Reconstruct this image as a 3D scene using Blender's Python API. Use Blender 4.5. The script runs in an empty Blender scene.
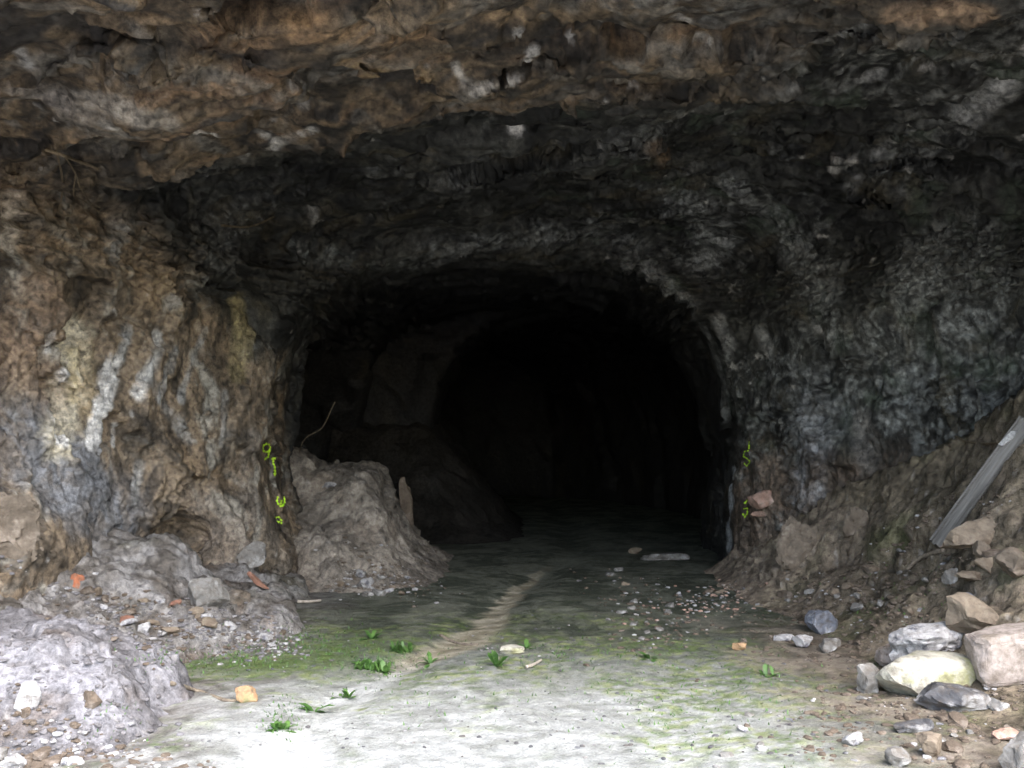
import bpy, math, random, time
_T0 = time.time()
import numpy as np
from mathutils import Vector, Matrix
from mathutils.bvhtree import BVHTree

sc = bpy.context.scene
# ---------------------------------------------------------------- camera, sky, sun, exposure
F_PX, EYE, HORIZON = 1050.0, 1.6, 430.0
cam_d = bpy.data.cameras.new('camera')
cam = bpy.data.objects.new('camera', cam_d)
sc.collection.objects.link(cam)
sc.camera = cam
cam_d.sensor_width = 36.0
cam_d.lens = F_PX / 1024.0 * 36.0
cam_d.clip_start = 0.05
cam_d.clip_end = 1500.0
PITCH = math.atan((HORIZON - 384.0) / F_PX)
cam.location = (0, 0, EYE)
cam.rotation_euler = (math.pi / 2 + PITCH, 0, 0)

SUN_EL, SUN_AZ = 50.0, 158.0          # azimuth clockwise from +Y: behind the camera, a little to the right
w = bpy.data.worlds.new('World')
sc.world = w
w.use_nodes = True
nt = w.node_tree
bg = nt.nodes['Background']
sky = nt.nodes.new('ShaderNodeTexSky')
sky.sky_type = 'NISHITA'
sky.sun_disc = False
sky.sun_elevation = math.radians(SUN_EL)
sky.sun_rotation = math.radians(SUN_AZ)
sky.air_density = 1.0
sky.dust_density = 2.0
sky.ozone_density = 1.0
nt.links.new(sky.outputs['Color'], bg.inputs['Color'])
bg.inputs['Strength'].default_value = 0.13

sun_d = bpy.data.lights.new('sun', 'SUN')
sun_d.energy = 1.5
sun_d.angle = math.radians(70)
sun_d.color = (1.0, 0.98, 0.955)
sun = bpy.data.objects.new('sun', sun_d)
sc.collection.objects.link(sun)
az, el = math.radians(SUN_AZ), math.radians(SUN_EL)
to_sun = Vector((math.sin(az) * math.cos(el), math.cos(az) * math.cos(el), math.sin(el)))
sun.rotation_euler = to_sun.to_track_quat('Z', 'Y').to_euler()
sun.location = (0, -6, 12)

sc.view_settings.view_transform = 'Standard'
sc.view_settings.look = 'None'
sc.view_settings.gamma = 1.0
sc.view_settings.use_curve_mapping = False
sc.view_settings.exposure = 2.25
sc.cycles.use_denoising = True
sc.cycles.denoising_prefilter = 'FAST'
sc.cycles.max_bounces = 8
sc.cycles.diffuse_bounces = 6
sc.cycles.glossy_bounces = 3
sc.cycles.use_adaptive_sampling = True
sc.cycles.adaptive_threshold = 0.02

# ---------------------------------------------------------------- numpy noise
_r = np.random.RandomState(7)
PERM = np.concatenate([_r.permutation(256)] * 2).astype(np.int32)
_g = _r.normal(size=(256, 3)); GRAD = (_g / np.linalg.norm(_g, axis=1)[:, None]).astype(np.float32)
RND = _r.rand(256, 4).astype(np.float32)

def A(*c):
    return np.stack(np.broadcast_arrays(*[np.asarray(v, np.float32) for v in c]), -1)

def perlin(p, seed=0):
    p = np.asarray(p, np.float32) + np.float32(seed * 17.37)
    i = np.floor(p).astype(np.int32); f = p - i
    i &= 255
    u = f * f * f * (f * (f * 6 - 15) + 10)
    out = np.zeros(p.shape[:-1], np.float32)
    for dx in (0, 1):
        a = PERM[(i[..., 0] + dx) & 255]
        wx = u[..., 0] if dx else 1 - u[..., 0]
        for dy in (0, 1):
            b = PERM[(a + i[..., 1] + dy) & 255]
            wy = u[..., 1] if dy else 1 - u[..., 1]
            for dz in (0, 1):
                g = GRAD[PERM[(b + i[..., 2] + dz) & 255]]
                wz = u[..., 2] if dz else 1 - u[..., 2]
                out += wx * wy * wz * (g[..., 0] * (f[..., 0] - dx) + g[..., 1] * (f[..., 1] - dy) + g[..., 2] * (f[..., 2] - dz))
    return out * 1.5

def fbm(p, o=4, seed=0, gain=.5, lac=2.03):
    p = np.asarray(p, np.float32); s = 0; a = 1.0; t = 0
    for k in range(o):
        s = s + a * perlin(p, seed + k); t += a; a *= gain; p = p * lac
    return s / t

def ridged(p, o=4, seed=0, gain=.5, lac=2.07):
    p = np.asarray(p, np.float32); s = 0; a = 1.0; t = 0
    for k in range(o):
        s = s + a * (1 - np.abs(perlin(p, seed + k)) * 1.6); t += a; a *= gain; p = p * lac
    return s / t

def facets(p, seed=0, slope=.5):
    """broken-rock blocks: every cell gets a tilted plane of its own; returns height and distance to the cell border"""
    p = np.asarray(p, np.float32) + seed * 3.11
    i = np.floor(p).astype(np.int32)
    best = np.full(p.shape[:-1], 9e9, np.float32); second = best.copy(); h = np.zeros_like(best)
    for dx in (-1, 0, 1):
        for dy in (-1, 0, 1):
            for dz in (-1, 0, 1):
                cx, cy, cz = i[..., 0] + dx, i[..., 1] + dy, i[..., 2] + dz
                k = PERM[(PERM[(PERM[cx & 255] + cy) & 255] + cz) & 255]
                r = RND[k]
                ox, oy, oz = p[..., 0] - (cx + r[..., 0]), p[..., 1] - (cy + r[..., 1]), p[..., 2] - (cz + r[..., 2])
                d = ox * ox + oy * oy + oz * oz
                g = GRAD[(k + 31) & 255]
                hh = (g[..., 0] * ox + g[..., 1] * oy + g[..., 2] * oz) * slope + (r[..., 3] - .5)
                m = d < best
                second = np.where(m, best, np.minimum(second, d))
                h = np.where(m, hh, h); best = np.where(m, d, best)
    return h, np.sqrt(second) - np.sqrt(best)

def ss(a, b, x):
    t = np.clip((np.asarray(x) - a) / (b - a), 0, 1)
    return t * t * (3 - 2 * t)

def smin(a, b, k):
    h = np.clip(.5 + .5 * (b - a) / k, 0, 1)
    return b + (a - b) * h - k * h * (1 - h)

def smax(a, b, k):
    return -smin(-a, -b, k)

def mix(a, b, t):
    t = np.asarray(t)[..., None]
    return np.asarray(a) * (1 - t) + np.asarray(b) * t

# ---------------------------------------------------------------- helpers
COL = sc.collection
OBJ = {}

def link(o, parent=None):
    COL.objects.link(o)
    if parent: o.parent = parent
    return o

def mesh_np(name, V, Fq, colors=None, smooth=True, mat=None, parent=None):
    me = bpy.data.meshes.new(name)
    V = np.asarray(V, np.float32); Fq = np.asarray(Fq, np.int32)
    n = Fq.shape[1]
    me.vertices.add(len(V)); me.vertices.foreach_set('co', V.ravel())
    me.loops.add(Fq.size); me.loops.foreach_set('vertex_index', Fq.ravel())
    me.polygons.add(len(Fq)); me.polygons.foreach_set('loop_start', np.arange(len(Fq), dtype=np.int32) * n)
    me.update(calc_edges=True); me.validate()
    if smooth: me.polygons.foreach_set('use_smooth', np.ones(len(me.polygons), bool))
    else: me.polygons.foreach_set('use_smooth', np.zeros(len(me.polygons), bool))
    if colors is not None:
        at = me.attributes.new('tint', 'FLOAT_COLOR', 'POINT')
        c = np.ones((len(V), 4), np.float32); c[:, :3] = np.clip(colors, 0.004, .85)
        at.data.foreach_set('color', c.ravel())
    if mat: me.materials.append(mat)
    return link(bpy.data.objects.new(name, me), parent)

def tag(o, label=None, cat=None, group=None, kind=None):
    if label: o['label'] = label
    if cat: o['category'] = cat
    if group: o['group'] = group
    if kind: o['kind'] = kind
    return o

def vnormals(V, Fq):
    a = V[Fq[:, 2]] - V[Fq[:, 0]]; b = V[Fq[:, 3]] - V[Fq[:, 1]]
    n = np.cross(a, b)
    N = np.zeros_like(V)
    for k in range(4):
        for c in range(3):
            N[:, c] += np.bincount(Fq[:, k], n[:, c], len(V))
    return N / np.maximum(np.linalg.norm(N, axis=1), 1e-9)[:, None]

def smooth_verts(V, Fq, it=1, f=.5):
    e = np.concatenate([Fq[:, [k, (k + 1) % 4]] for k in range(4)])
    e = np.concatenate([e, e[:, ::-1]])
    cnt = np.maximum(np.bincount(e[:, 0], minlength=len(V)), 1)
    for _ in range(it):
        avg = np.stack([np.bincount(e[:, 0], V[e[:, 1], c], len(V)) for c in range(3)], -1) / cnt[:, None]
        V = (V + f * (avg - V)).astype(np.float32)
    return V

def subdivide(V, Fq):
    e = np.concatenate([Fq[:, [k, (k + 1) % 4]] for k in range(4)])
    es = np.sort(e, 1).astype(np.int64)
    key = es[:, 0] * len(V) + es[:, 1]
    u, inv = np.unique(key, return_inverse=True)
    mid = (V[u // len(V)] + V[u % len(V)]) / 2
    cen = V[Fq].mean(1)
    n, m, f = len(V), len(u), len(Fq)
    E = inv.reshape(4, f) + n
    C = np.arange(f) + n + m
    q = [np.stack([Fq[:, k], E[k], C, E[(k + 3) % 4]], -1) for k in range(4)]
    return np.concatenate([V, mid, cen]).astype(np.float32), np.concatenate(q).astype(np.int32)

def surface_nets(D, org, h):
    """vertices and quads of the zero level of D (negative inside the void); faces look into the void"""
    ins = D < 0
    nx, ny, nz = D.shape
    c = np.zeros((nx - 1, ny - 1, nz - 1), np.int8)
    for dx in (0, 1):
        for dy in (0, 1):
            for dz in (0, 1):
                c += ins[dx:nx - 1 + dx, dy:ny - 1 + dy, dz:nz - 1 + dz]
    act = np.argwhere((c > 0) & (c < 8))
    idx = np.full(c.shape, -1, np.int32); idx[tuple(act.T)] = np.arange(len(act))
    cor = [np.array((i, j, k)) for i in (0, 1) for j in (0, 1) for k in (0, 1)]
    S = np.zeros((len(act), 3)); W = np.zeros(len(act))
    for a in range(8):
        for b in range(a + 1, 8):
            if np.abs(cor[a] - cor[b]).sum() != 1: continue
            da = D[tuple((act + cor[a]).T)]; db = D[tuple((act + cor[b]).T)]
            m = (da < 0) != (db < 0)
            t = np.where(m, da / np.where(m, da - db, 1), 0)
            S += m[:, None] * (cor[a] + t[:, None] * (cor[b] - cor[a])); W += m
    V = org + (act + S / W[:, None]) * h
    quads = []
    for ax in range(3):
        u, v = (ax + 1) % 3, (ax + 2) % 3
        a = [slice(1, s - 1) for s in D.shape]; a[ax] = slice(0, D.shape[ax] - 1); b = list(a); b[ax] = slice(1, D.shape[ax])
        A0, B0 = ins[tuple(a)], ins[tuple(b)]
        for flip in (0, 1):
            q = np.argwhere((A0 & ~B0) if not flip else (~A0 & B0))
            base = q.copy()
            base[:, u] += 1; base[:, v] += 1
            o = []
            for du, dv in ((-1, -1), (0, -1), (0, 0), (-1, 0)):
                t = base.copy(); t[:, u] += du; t[:, v] += dv
                o.append(idx[tuple(t.T)])
            o = np.stack(o, -1)
            quads.append(o[:, ::-1] if not flip else o)
    Q = np.concatenate(quads)
    return V.astype(np.float32), Q[(Q >= 0).all(1)].astype(np.int32)

def P(px, py, Y):
    return Vector(((px - 512) / F_PX * Y, Y, EYE + (HORIZON - py) / F_PX * Y))

# ---------------------------------------------------------------- materials
def nodes(m):
    m.use_nodes = True
    t = m.node_tree
    return t, t.nodes['Principled BSDF'], t.nodes.new, t.links.new

def earth_material(name, fine=14.0, bump=.5, rough=.9, spec=.25, contrast=.75, grit=60.0, stretch=(1, 1, 1), vor=0.0):
    m = bpy.data.materials.new(name)
    t, b, N, L = nodes(m)
    at = N('ShaderNodeAttribute'); at.attribute_name = 'tint'
    tc = N('ShaderNodeTexCoord'); mp = N('ShaderNodeMapping'); mp.inputs['Scale'].default_value = stretch
    L(tc.outputs['Object'], mp.inputs['Vector'])
    n1 = N('ShaderNodeTexNoise'); n1.inputs['Scale'].default_value = fine; n1.inputs['Detail'].default_value = 7; n1.inputs['Roughness'].default_value = .68
    n1.inputs['Distortion'].default_value = .15
    n2 = N('ShaderNodeTexNoise'); n2.inputs['Scale'].default_value = grit; n2.inputs['Detail'].default_value = 4; n2.inputs['Roughness'].default_value = .7
    L(mp.outputs['Vector'], n1.inputs['Vector']); L(mp.outputs['Vector'], n2.inputs['Vector'])
    r1 = N('ShaderNodeMapRange'); r1.inputs['From Min'].default_value = .3; r1.inputs['From Max'].default_value = .7
    r1.inputs['To Min'].default_value = 1 - contrast; r1.inputs['To Max'].default_value = 1 + contrast
    L(n1.outputs['Fac'], r1.inputs['Value'])
    r2 = N('ShaderNodeMapRange'); r2.inputs['From Min'].default_value = .3; r2.inputs['From Max'].default_value = .7
    r2.inputs['To Min'].default_value = .75; r2.inputs['To Max'].default_value = 1.25
    L(n2.outputs['Fac'], r2.inputs['Value'])
    mu = N('ShaderNodeMath'); mu.operation = 'MULTIPLY'
    L(r1.outputs['Result'], mu.inputs[0]); L(r2.outputs['Result'], mu.inputs[1])
    vm = N('ShaderNodeVectorMath'); vm.operation = 'SCALE'
    L(at.outputs['Color'], vm.inputs[0]); L(mu.outputs[0], vm.inputs['Scale'])
    L(vm.outputs[0], b.inputs['Base Color'])
    b.inputs['Roughness'].default_value = rough
    b.inputs['Specular IOR Level'].default_value = spec
    ad = N('ShaderNodeMath'); ad.operation = 'MULTIPLY_ADD'; ad.inputs[1].default_value = .35
    L(n2.outputs['Fac'], ad.inputs[0]); L(n1.outputs['Fac'], ad.inputs[2])
    h = ad.outputs[0]
    if vor:
        v = N('ShaderNodeTexVoronoi'); v.feature = 'DISTANCE_TO_EDGE'; v.inputs['Scale'].default_value = vor
        L(mp.outputs['Vector'], v.inputs['Vector'])
        rv = N('ShaderNodeMapRange'); rv.inputs['From Max'].default_value = .12; rv.inputs['To Max'].default_value = .25
        L(v.outputs['Distance'], rv.inputs['Value'])
        a2 = N('ShaderNodeMath'); a2.operation = 'ADD'; L(rv.outputs['Result'], a2.inputs[0]); L(h, a2.inputs[1]); h = a2.outputs[0]
    bp = N('ShaderNodeBump'); bp.inputs['Strength'].default_value = bump; bp.inputs['Distance'].default_value = .06
    L(h, bp.inputs['Height']); L(bp.outputs['Normal'], b.inputs['Normal'])
    return m

M_ROCK = earth_material('cave_rock', fine=20, grit=75, bump=.3, rough=.7, spec=.35, contrast=.85)
M_EARTH = earth_material('earth', fine=17, grit=80, bump=.5, rough=.95, spec=.15, contrast=.65)
M_FLOOR = earth_material('floor_dust', fine=13, grit=70, bump=.6, rough=.93, spec=.2, contrast=.26)

# ---------------------------------------------------------------- cave rock
LX = [-6, -3.66, -1.94, -.75, 0, .87, 1.43, 1.89, 2.56, 4, 6]
LY = [7.0, 7.5, 7.5, 7.0, 6.8, 6.6, 6.3, 5.9, 5.4, 4.9, 4.8]
LZ = [3.2, 3.36, 3.46, 3.65, 3.70, 3.71, 3.68, 3.72, 3.66, 3.45, 3.2]

def lip_y(x):
    return np.interp(x, LX, LY)

def wall_left(y, z):
    x = np.interp(y, [3, 5, 6.5, 7.5, 8.3, 9.2, 10.0, 10.6, 12], [-5.8, -4.9, -4.15, -3.72, -3.35, -2.88, -2.46, -2.32, -2.25])
    return x + .22 * ss(1.7, 3.4, z) * ss(10.6, 8, y) + .32 * ss(1.8, .9, z) * ss(8.9, 7.6, y)

def wall_right(y, z):
    x = np.interp(y, [3, 5, 6, 7.5, 9, 10.2, 11.2, 11.8, 13], [6.3, 5.9, 5.5, 4.75, 4.1, 3.3, 2.72, 2.54, 2.54])
    return x - .25 * ss(2.4, 3.6, z)

def arch(x, z, xl, xr, zs, zt, n=2.3, tilt=0.0):
    xc, hw = (xl + xr) / 2, (xr - xl) / 2
    z = z + tilt * (xc - x)
    q = (np.abs(x - xc) / hw) ** n + (np.maximum(z - zs, 0) / (zt - zs)) ** n
    return (np.maximum(q, 1e-6) ** (1 / n) - 1) * 1.9

def void_field(x, y, z, n1, n2, n3):
    yl = lip_y(x) + .30 * n3
    zl = np.interp(x, LX, LZ)
    past = ss(-.1, .45, y - yl)
    front = zl + .07 * (yl - y)
    rear = zl + .32 + .4 * ss(.9, 2.3, x) - (.05 + .08 * ss(.9, 2.3, x)) * (y - yl)
    # bedding: the roof comes down in broken slabs, each dipping inwards and ending in a step up
    t = 1.15 * (y + .22 * x) + 1.5 * n3 + .9 * n1
    t2 = 2.3 * (y - .12 * x) - 1.3 * n3 + 1.2 * n2
    slab = .20 * (t - np.floor(t)) * ss(-.3, .15, n1 + .3 * n3) + .11 * (t2 - np.floor(t2)) * ss(-.2, .2, n3 - .2 * n1)
    ce = front * (1 - past) + rear * past - slab + .10
    back = 10.95 + .28 * (x - .1) + .25 * ss(2.6, 3.6, z)
    porch = smax(z - ce, wall_left(y, z) - x, .35)
    porch = smax(porch, x - wall_right(y, z), .8)
    porch = smax(porch, (y - back) * .9, .55)
    porch = porch - .17 * n1 - .07 * n2
    a1 = np.where(x < .1, arch(x, z, -2.40 + .25 * ss(1.2, .1, z), 2.60, 1.0, 3.50, 3.6, .05), arch(x, z, -2.40, 2.60, 1.0, 3.50, 2.4, .05))
    t1 = np.maximum(a1, np.maximum(9.5 - y, y - 16.6)) - .03 * n1 - .02 * n2
    # side chamber behind the left jamb
    sx = (x + 2.3) / 3.9; sy = (y - 14.0) / 2.55; sz = (z - .6) / 2.85
    t2 = (np.sqrt(sx * sx + sy * sy + sz * sz) - 1) * 1.7 - .12 * n1 - .06 * n2
    bend = .045 * np.maximum(y - 18, 0) ** 2
    a3 = arch(x + bend, z, -1.36, 3.5, 1.1, 3.66, 2.2)
    t3 = np.maximum(a3, np.maximum(14.5 - y, y - 25.5)) - .08 * n1 - .05 * n2
    d = smin(porch, t1, .05)
    d = smin(d, smin(t2, t3, .08), .06)
    # little hollow at the foot of the left wall
    hx, hy, hz = (x + 2.93 + .2 * n2) / .24, (y - 9.0) / .6, (z - .70 - .3 * n2 - .25 * (x + 2.93)) / .17
    d = smin(d, (np.sqrt(hx * hx + hy * hy + hz * hz) - 1) * .35, .05)
    # open air in front of the cliff
    face = 4.35 + .5 * np.maximum(z - 3.9, 0) + .25 * np.abs(x) * 0 + .35 * n1 + .2 * n2
    d = smin(d, (y - face) * .9, .25)
    return d

H = .07
gx = np.arange(-7.4, 7.4, H); gy = np.arange(3.3, 26.3, H); gz = np.arange(-.45, 6.0, H)
def half_res(fn):
    """a slow noise on every second grid point, filled in between"""
    hx, hy, hz = [np.arange(g[0], g[-1] + 2 * H, 2 * H) for g in (gx, gy, gz)]
    X, Y, Z = np.meshgrid(hx, hy, hz, indexing='ij')
    n = fn(A(X, Y, Z))
    for ax, g in enumerate((gx, gy, gz)):
        m = np.empty(n.shape[:ax] + (2 * n.shape[ax] - 1,) + n.shape[ax + 1:], np.float32)
        sl = [slice(None)] * 3
        sl[ax] = slice(0, None, 2); m[tuple(sl)] = n
        lo = [slice(None)] * 3; hi = [slice(None)] * 3; lo[ax] = slice(0, -1); hi[ax] = slice(1, None)
        sl[ax] = slice(1, None, 2); m[tuple(sl)] = (n[tuple(lo)] + n[tuple(hi)]) / 2
        sl[ax] = slice(0, len(g)); n = m[tuple(sl)]
    return n
NA = half_res(lambda p: fbm(p * .55, 3, 1))
NB = half_res(lambda p: fbm(p * A(1.5, 1.5, 1.9), 2, 9))
NC = half_res(lambda p: perlin(p * A(.8, .5, .5), 4))
D = np.empty((len(gx), len(gy), len(gz)), np.float32)
for i0 in range(0, len(gx), 24):
    k = slice(i0, i0 + 24)
    X, Y, Z = np.meshgrid(gx[k].astype(np.float32), gy.astype(np.float32), gz.astype(np.float32), indexing='ij', sparse=True)
    D[k] = void_field(X, Y, Z, NA[k], NB[k], NC[k])
del NA, NB, NC
print('TIME sdf', time.time() - _T0)
V, Q = surface_nets(D, np.array((gx[0], gy[0], gz[0])), H)
del D
V = smooth_verts(V, Q, 2, .5)

def compact(V, Q):
    u, inv = np.unique(Q, return_inverse=True)
    return V[u], inv.reshape(Q.shape).astype(np.int32)

def crag_warp(p):
    """bedded in the roof, steeply jointed in the walls"""
    wv = np.stack([fbm(p * 1.1, 3, k) for k in (21, 25, 29)], -1)
    up = ss(2.7, 3.4, p[:, 2])
    q = p + wv * .35
    q = (q + np.stack([.35 * q[:, 2] * (1 - up), .25 * q[:, 0] * up, 0 * up], -1)) * np.stack([1.2 - .72 * up, 1.2 + .9 * up, .62 + .7 * up], -1)
    return q, wv, up

def push(V, Q, fn, rimmed):
    n = vnormals(V, Q)
    amp = fn(V).astype(np.float32)
    if rimmed:
        ed = np.concatenate([Q[:, [k, (k + 1) % 4]] for k in range(4)]); es = np.sort(ed, 1).astype(np.int64)
        u, cnt = np.unique(es[:, 0] * len(V) + es[:, 1], return_counts=True)
        o = u[cnt == 1]; amp[o // len(V)] = 0; amp[o % len(V)] = 0
    return (V + n * amp[:, None]).astype(np.float32)

def crag_big(p):
    q, wv, up = crag_warp(p)
    f1, e1 = facets(q * 1.25, 3, .8)
    bed = ridged(np.stack([p[:, 0] * .8, p[:, 1] * 3.0, p[:, 2] * 3.5], -1) + wv, 3, 44) - .55
    jamb = 1 - .65 * np.exp(-((p[:, 1] - 11.0) / .7) ** 2) * ss(3.2, 2.7, np.abs(p[:, 0] - .1)) 
    return (.15 * f1 + .07 * (ridged(q * 1.1, 2, 40) - .55) + .07 * bed * up + .04 * fbm(p * 1.8, 2, 52)) * jamb

def calm(p):
    return .35 + .95 * ss(-.25, .3, fbm(p * .8 + 11, 2, 58))

def crag_mid(p):
    q, wv, up = crag_warp(p)
    f1, e1 = facets(q * 1.25, 3, .8)
    f2, e2 = facets(q * 3.6 + wv, 5, .9)
    return calm(p) * (.046 * f2 - .034 * ss(.08, 0, e1) - .014 * ss(.10, 0, e2) + .012 * (ridged(q * 5, 2, 41) - .55))

def crag_fine(p):
    q, wv, up = crag_warp(p)
    f3, e3 = facets(q * 9 + wv * 2, 8, .9)
    return calm(p) * (.015 * f3 - .008 * ss(.10, 0, e3) + .006 * (ridged(q * 15, 2, 37) - .55))

def in_view(c, m):
    return (np.abs(c[:, 0]) < .50 * c[:, 1] + m) & (c[:, 1] > 4.5 - .3 * m) & (c[:, 2] < 4.3) & (c[:, 2] > -.15)

def rock_tint(p, streaks):
    x, y, z = p.T
    wv = np.stack([fbm(p * 1.3, 3, k) for k in (61, 65, 69)], -1)
    q = p + wv * .5
    up = ss(2.8, 3.3, z)
    qs = (q + np.stack([.4 * q[:, 2] * (1 - up), .3 * q[:, 0] * up, 0 * up], -1)) * np.stack([1.25 - .8 * up, 1.25 + .6 * up, .62 + .8 * up], -1)
    big = fbm(q * .8, 3, 70); mid = fbm(qs * 2.6, 4, 72); fin = fbm(qs * 8, 4, 74); alt = fbm(qs * 1.7 + 5, 4, 78)
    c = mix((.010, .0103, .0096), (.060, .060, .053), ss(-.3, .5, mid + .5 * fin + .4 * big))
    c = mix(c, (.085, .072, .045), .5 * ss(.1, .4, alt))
    # left wall: brown rock with grey and tan blotches
    xb = -2.0 - .62 * (z - 1.5) + .45 * big + .25 * mid
    wl = ss(.22, -.25, x - xb) * ss(11.5, 11.0, y)
    br = mix((.052, .042, .031), (.25, .19, .13), ss(-.4, .4, mid + .5 * fin + .3 * big))
    br = mix(br, (.27, .19, .115), .5 * ss(.08, .4, alt))
    run = fbm(np.stack([q[:, 0] * 4 + q[:, 2] * 1.2, q[:, 1] * 4, q[:, 2] * .7], -1), 4, 81)
    br = mix(br, (.34, .32, .275), .7 * ss(.10, .38, run))
    br = mix(br, (.035, .03, .026), .75 * ss(.12, .4, -run))
    c = mix(c, br, wl)
    # front of the roof: ochre and grey bedding
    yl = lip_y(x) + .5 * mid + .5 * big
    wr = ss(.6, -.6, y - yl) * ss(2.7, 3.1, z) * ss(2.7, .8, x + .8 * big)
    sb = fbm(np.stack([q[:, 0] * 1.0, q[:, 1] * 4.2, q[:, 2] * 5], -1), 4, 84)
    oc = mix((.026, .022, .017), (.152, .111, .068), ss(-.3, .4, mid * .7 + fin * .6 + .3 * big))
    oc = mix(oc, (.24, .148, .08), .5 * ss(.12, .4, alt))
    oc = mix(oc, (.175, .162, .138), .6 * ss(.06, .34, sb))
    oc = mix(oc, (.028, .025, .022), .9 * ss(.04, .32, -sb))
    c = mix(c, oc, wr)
    # foot of the right jamb: brown, earthy
    wb = ss(1.7, .8, z + .5 * mid) * ss(1.2, 2.0, x) * ss(12.5, 11.6, y)
    c = mix(c, mix((.085, .066, .05), (.21, .152, .112), ss(-.3, .3, mid + fin)), .9 * wb)
    # pale mineral veins, swirled on the right, thin everywhere
    q2 = p + wv * .55
    qa, qb = .75 * q2[:, 0] + .65 * q2[:, 2] + .4 * q2[:, 1], .65 * q2[:, 0] - .75 * q2[:, 2]
    v1 = 1 - np.abs(perlin(np.stack([qa * .55, qb * 2.4, q2[:, 1] * .8], -1), 90)) * 9
    v2 = 1 - np.abs(perlin(np.stack([qa * 1.0, qb * 7.5, q2[:, 1] * 1.5], -1), 92)) * 5.0
    v3 = .85 * (1 - np.abs(perlin(np.stack([qa * 1.8, qb * 15, q2[:, 1] * 3], -1), 93)) * 5.0)
    wisp = np.clip(np.maximum(v2, v3), 0, 1)
    patch = ss(.06, .42, fbm(p * .85 + 3, 3, 94) + .24 * ss(.6, 2.2, x) * ss(13, 11.5, y) + .06 * np.exp(-((y - 10.6) / .9) ** 2) * ss(2.6, 3.1, z))
    grain = ss(-.3, .25, fbm(p * 13, 3, 96))
    vein = np.clip(np.maximum(np.maximum(v1, .8 * v2), .55 * v3), 0, 1) * patch * grain
    c = mix(c, (.34, .347, .33), .62 * vein * (1 - .5 * wl) * (1 - .4 * wr) * ss(16, 13, y))
    bl = ss(.42, .56, fbm(p * 5.5 + 7, 3, 98) + .10 * patch) * ss(14, 12, y)
    c = mix(c, (.44, .42, .39), .8 * bl * grain)
    gr = ss(.15, .45, fbm(p * 2.2 + 1, 3, 99)) * ss(-.5, 1, x) * ss(1.0, 1.8, z) * (1 - wr)
    c = mix(c, (.065, .085, .06), .5 * gr)
    c = mix(c, np.array((.014, .0137, .0133)) * (1 + fin)[:, None], .85 * ss(11.5, 12.6, y - .2 * x + .4 * big + .3 * mid) * (1 - .35 * ss(.1, .4, alt)))         # darkness of the tunnel painted into the rock colour, ragged towards the mouth
    # single streaks, stains and painted rim light: capsules on the rock
    for a, b, r, col, k, brk in streaks:
        a = np.array(a); b = np.array(b); ab = b - a
        lo = np.minimum(a, b) - 3 * r; hi = np.maximum(a, b) + 3 * r
        m = np.where(((p > lo) & (p < hi)).all(1))[0]
        if not len(m): continue
        pp = p[m]; t = np.clip(((pp - a) @ ab) / max(ab @ ab, 1e-6), 0, 1)
        d = np.linalg.norm(pp - a - t[:, None] * ab, axis=1) / r
        g = ss(1.3, .5, d + .55 * mid[m] + .45 * fin[m]) * (1 - brk + brk * ss(-.15, .2, fin[m] + .4 * run[m]))
        if brk >= .7: g = g * (.18 + .82 * wisp[m])
        c[m] = mix(c[m], np.array(col) * (1 + .35 * fin[m])[:, None], k * g)
    return c

V = push(V, Q, crag_big, False)
c0 = V[Q].mean(1)
m1 = in_view(c0, 1.3) & (c0[:, 1] < 15.6)
V0, Q0 = compact(V, Q[~m1])
V1, Q1 = subdivide(*compact(V, Q[m1]))
V1 = push(V1, Q1, crag_mid, True)
c1 = V1[Q1].mean(1)
m2 = in_view(c1, .7) & (c1[:, 1] < 11.9)
V1f, Q1f = compact(V1, Q1[~m2])
V2, Q2 = subdivide(*compact(V1, Q1[m2]))
V2 = push(V2, Q2, crag_fine, True)
VR = np.concatenate([V2, V1f, V0]); QR = np.concatenate([Q2, Q1f + len(V2), Q0 + len(V2) + len(V1f)])
print('TIME shape', time.time() - _T0, len(VR))


rock = mesh_np('cave_rock', VR, QR, None, True, M_ROCK)
tag(rock, 'craggy cave rock forming roof, walls and dark tunnel', kind='structure')

# ---------------------------------------------------------------- ground
def ground_z(x, y):
    p = A(x, y, 0 * x)
    z = .05 * fbm(p * .5, 3, 110) + .018 * fbm(p * 2.2, 3, 112)
    trk = -.04 + .02 * np.sin(y) + np.interp(y, [3, 5, 6.3, 7.2, 8, 9.5, 11, 14], [-1.3, -1.1, -1.0, -.75, -.45, -.15, .25, .9])
    z = z - .035 * np.exp(-((x - trk) / .22) ** 2)
    return z * ss(-3, 2, y) + 0 * x

def lines(*seg):
    out = []
    for a, b, s in seg: out.append(np.arange(a, b, s))
    return np.concatenate(out + [[seg[-1][1]]])

def sheet(xs, ys, zf):
    X, Y = np.meshgrid(xs, ys, indexing='ij')
    V = np.stack([X.ravel(), Y.ravel(), zf(X.ravel(), Y.ravel())], -1).astype(np.float32)
    I = np.arange(len(V)).reshape(len(xs), len(ys))
    Fq = np.stack([I[:-1, :-1], I[1:, :-1], I[1:, 1:], I[:-1, 1:]], -1).reshape(-1, 4)
    return V, Fq.astype(np.int32)

def ground_full(x, y):
    p = A(x, y, 0 * x)
    near = ss(2.5, 4, y) * ss(14, 12, y)
    f, e = facets(A(x * 5, y * 5, 0 * x + .5), 3, .5)
    return ground_z(x, y) + near * (.010 * fbm(p * 6, 4, 114) + .006 * f + .009 * ridged(p * 18, 2, 116))

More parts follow.
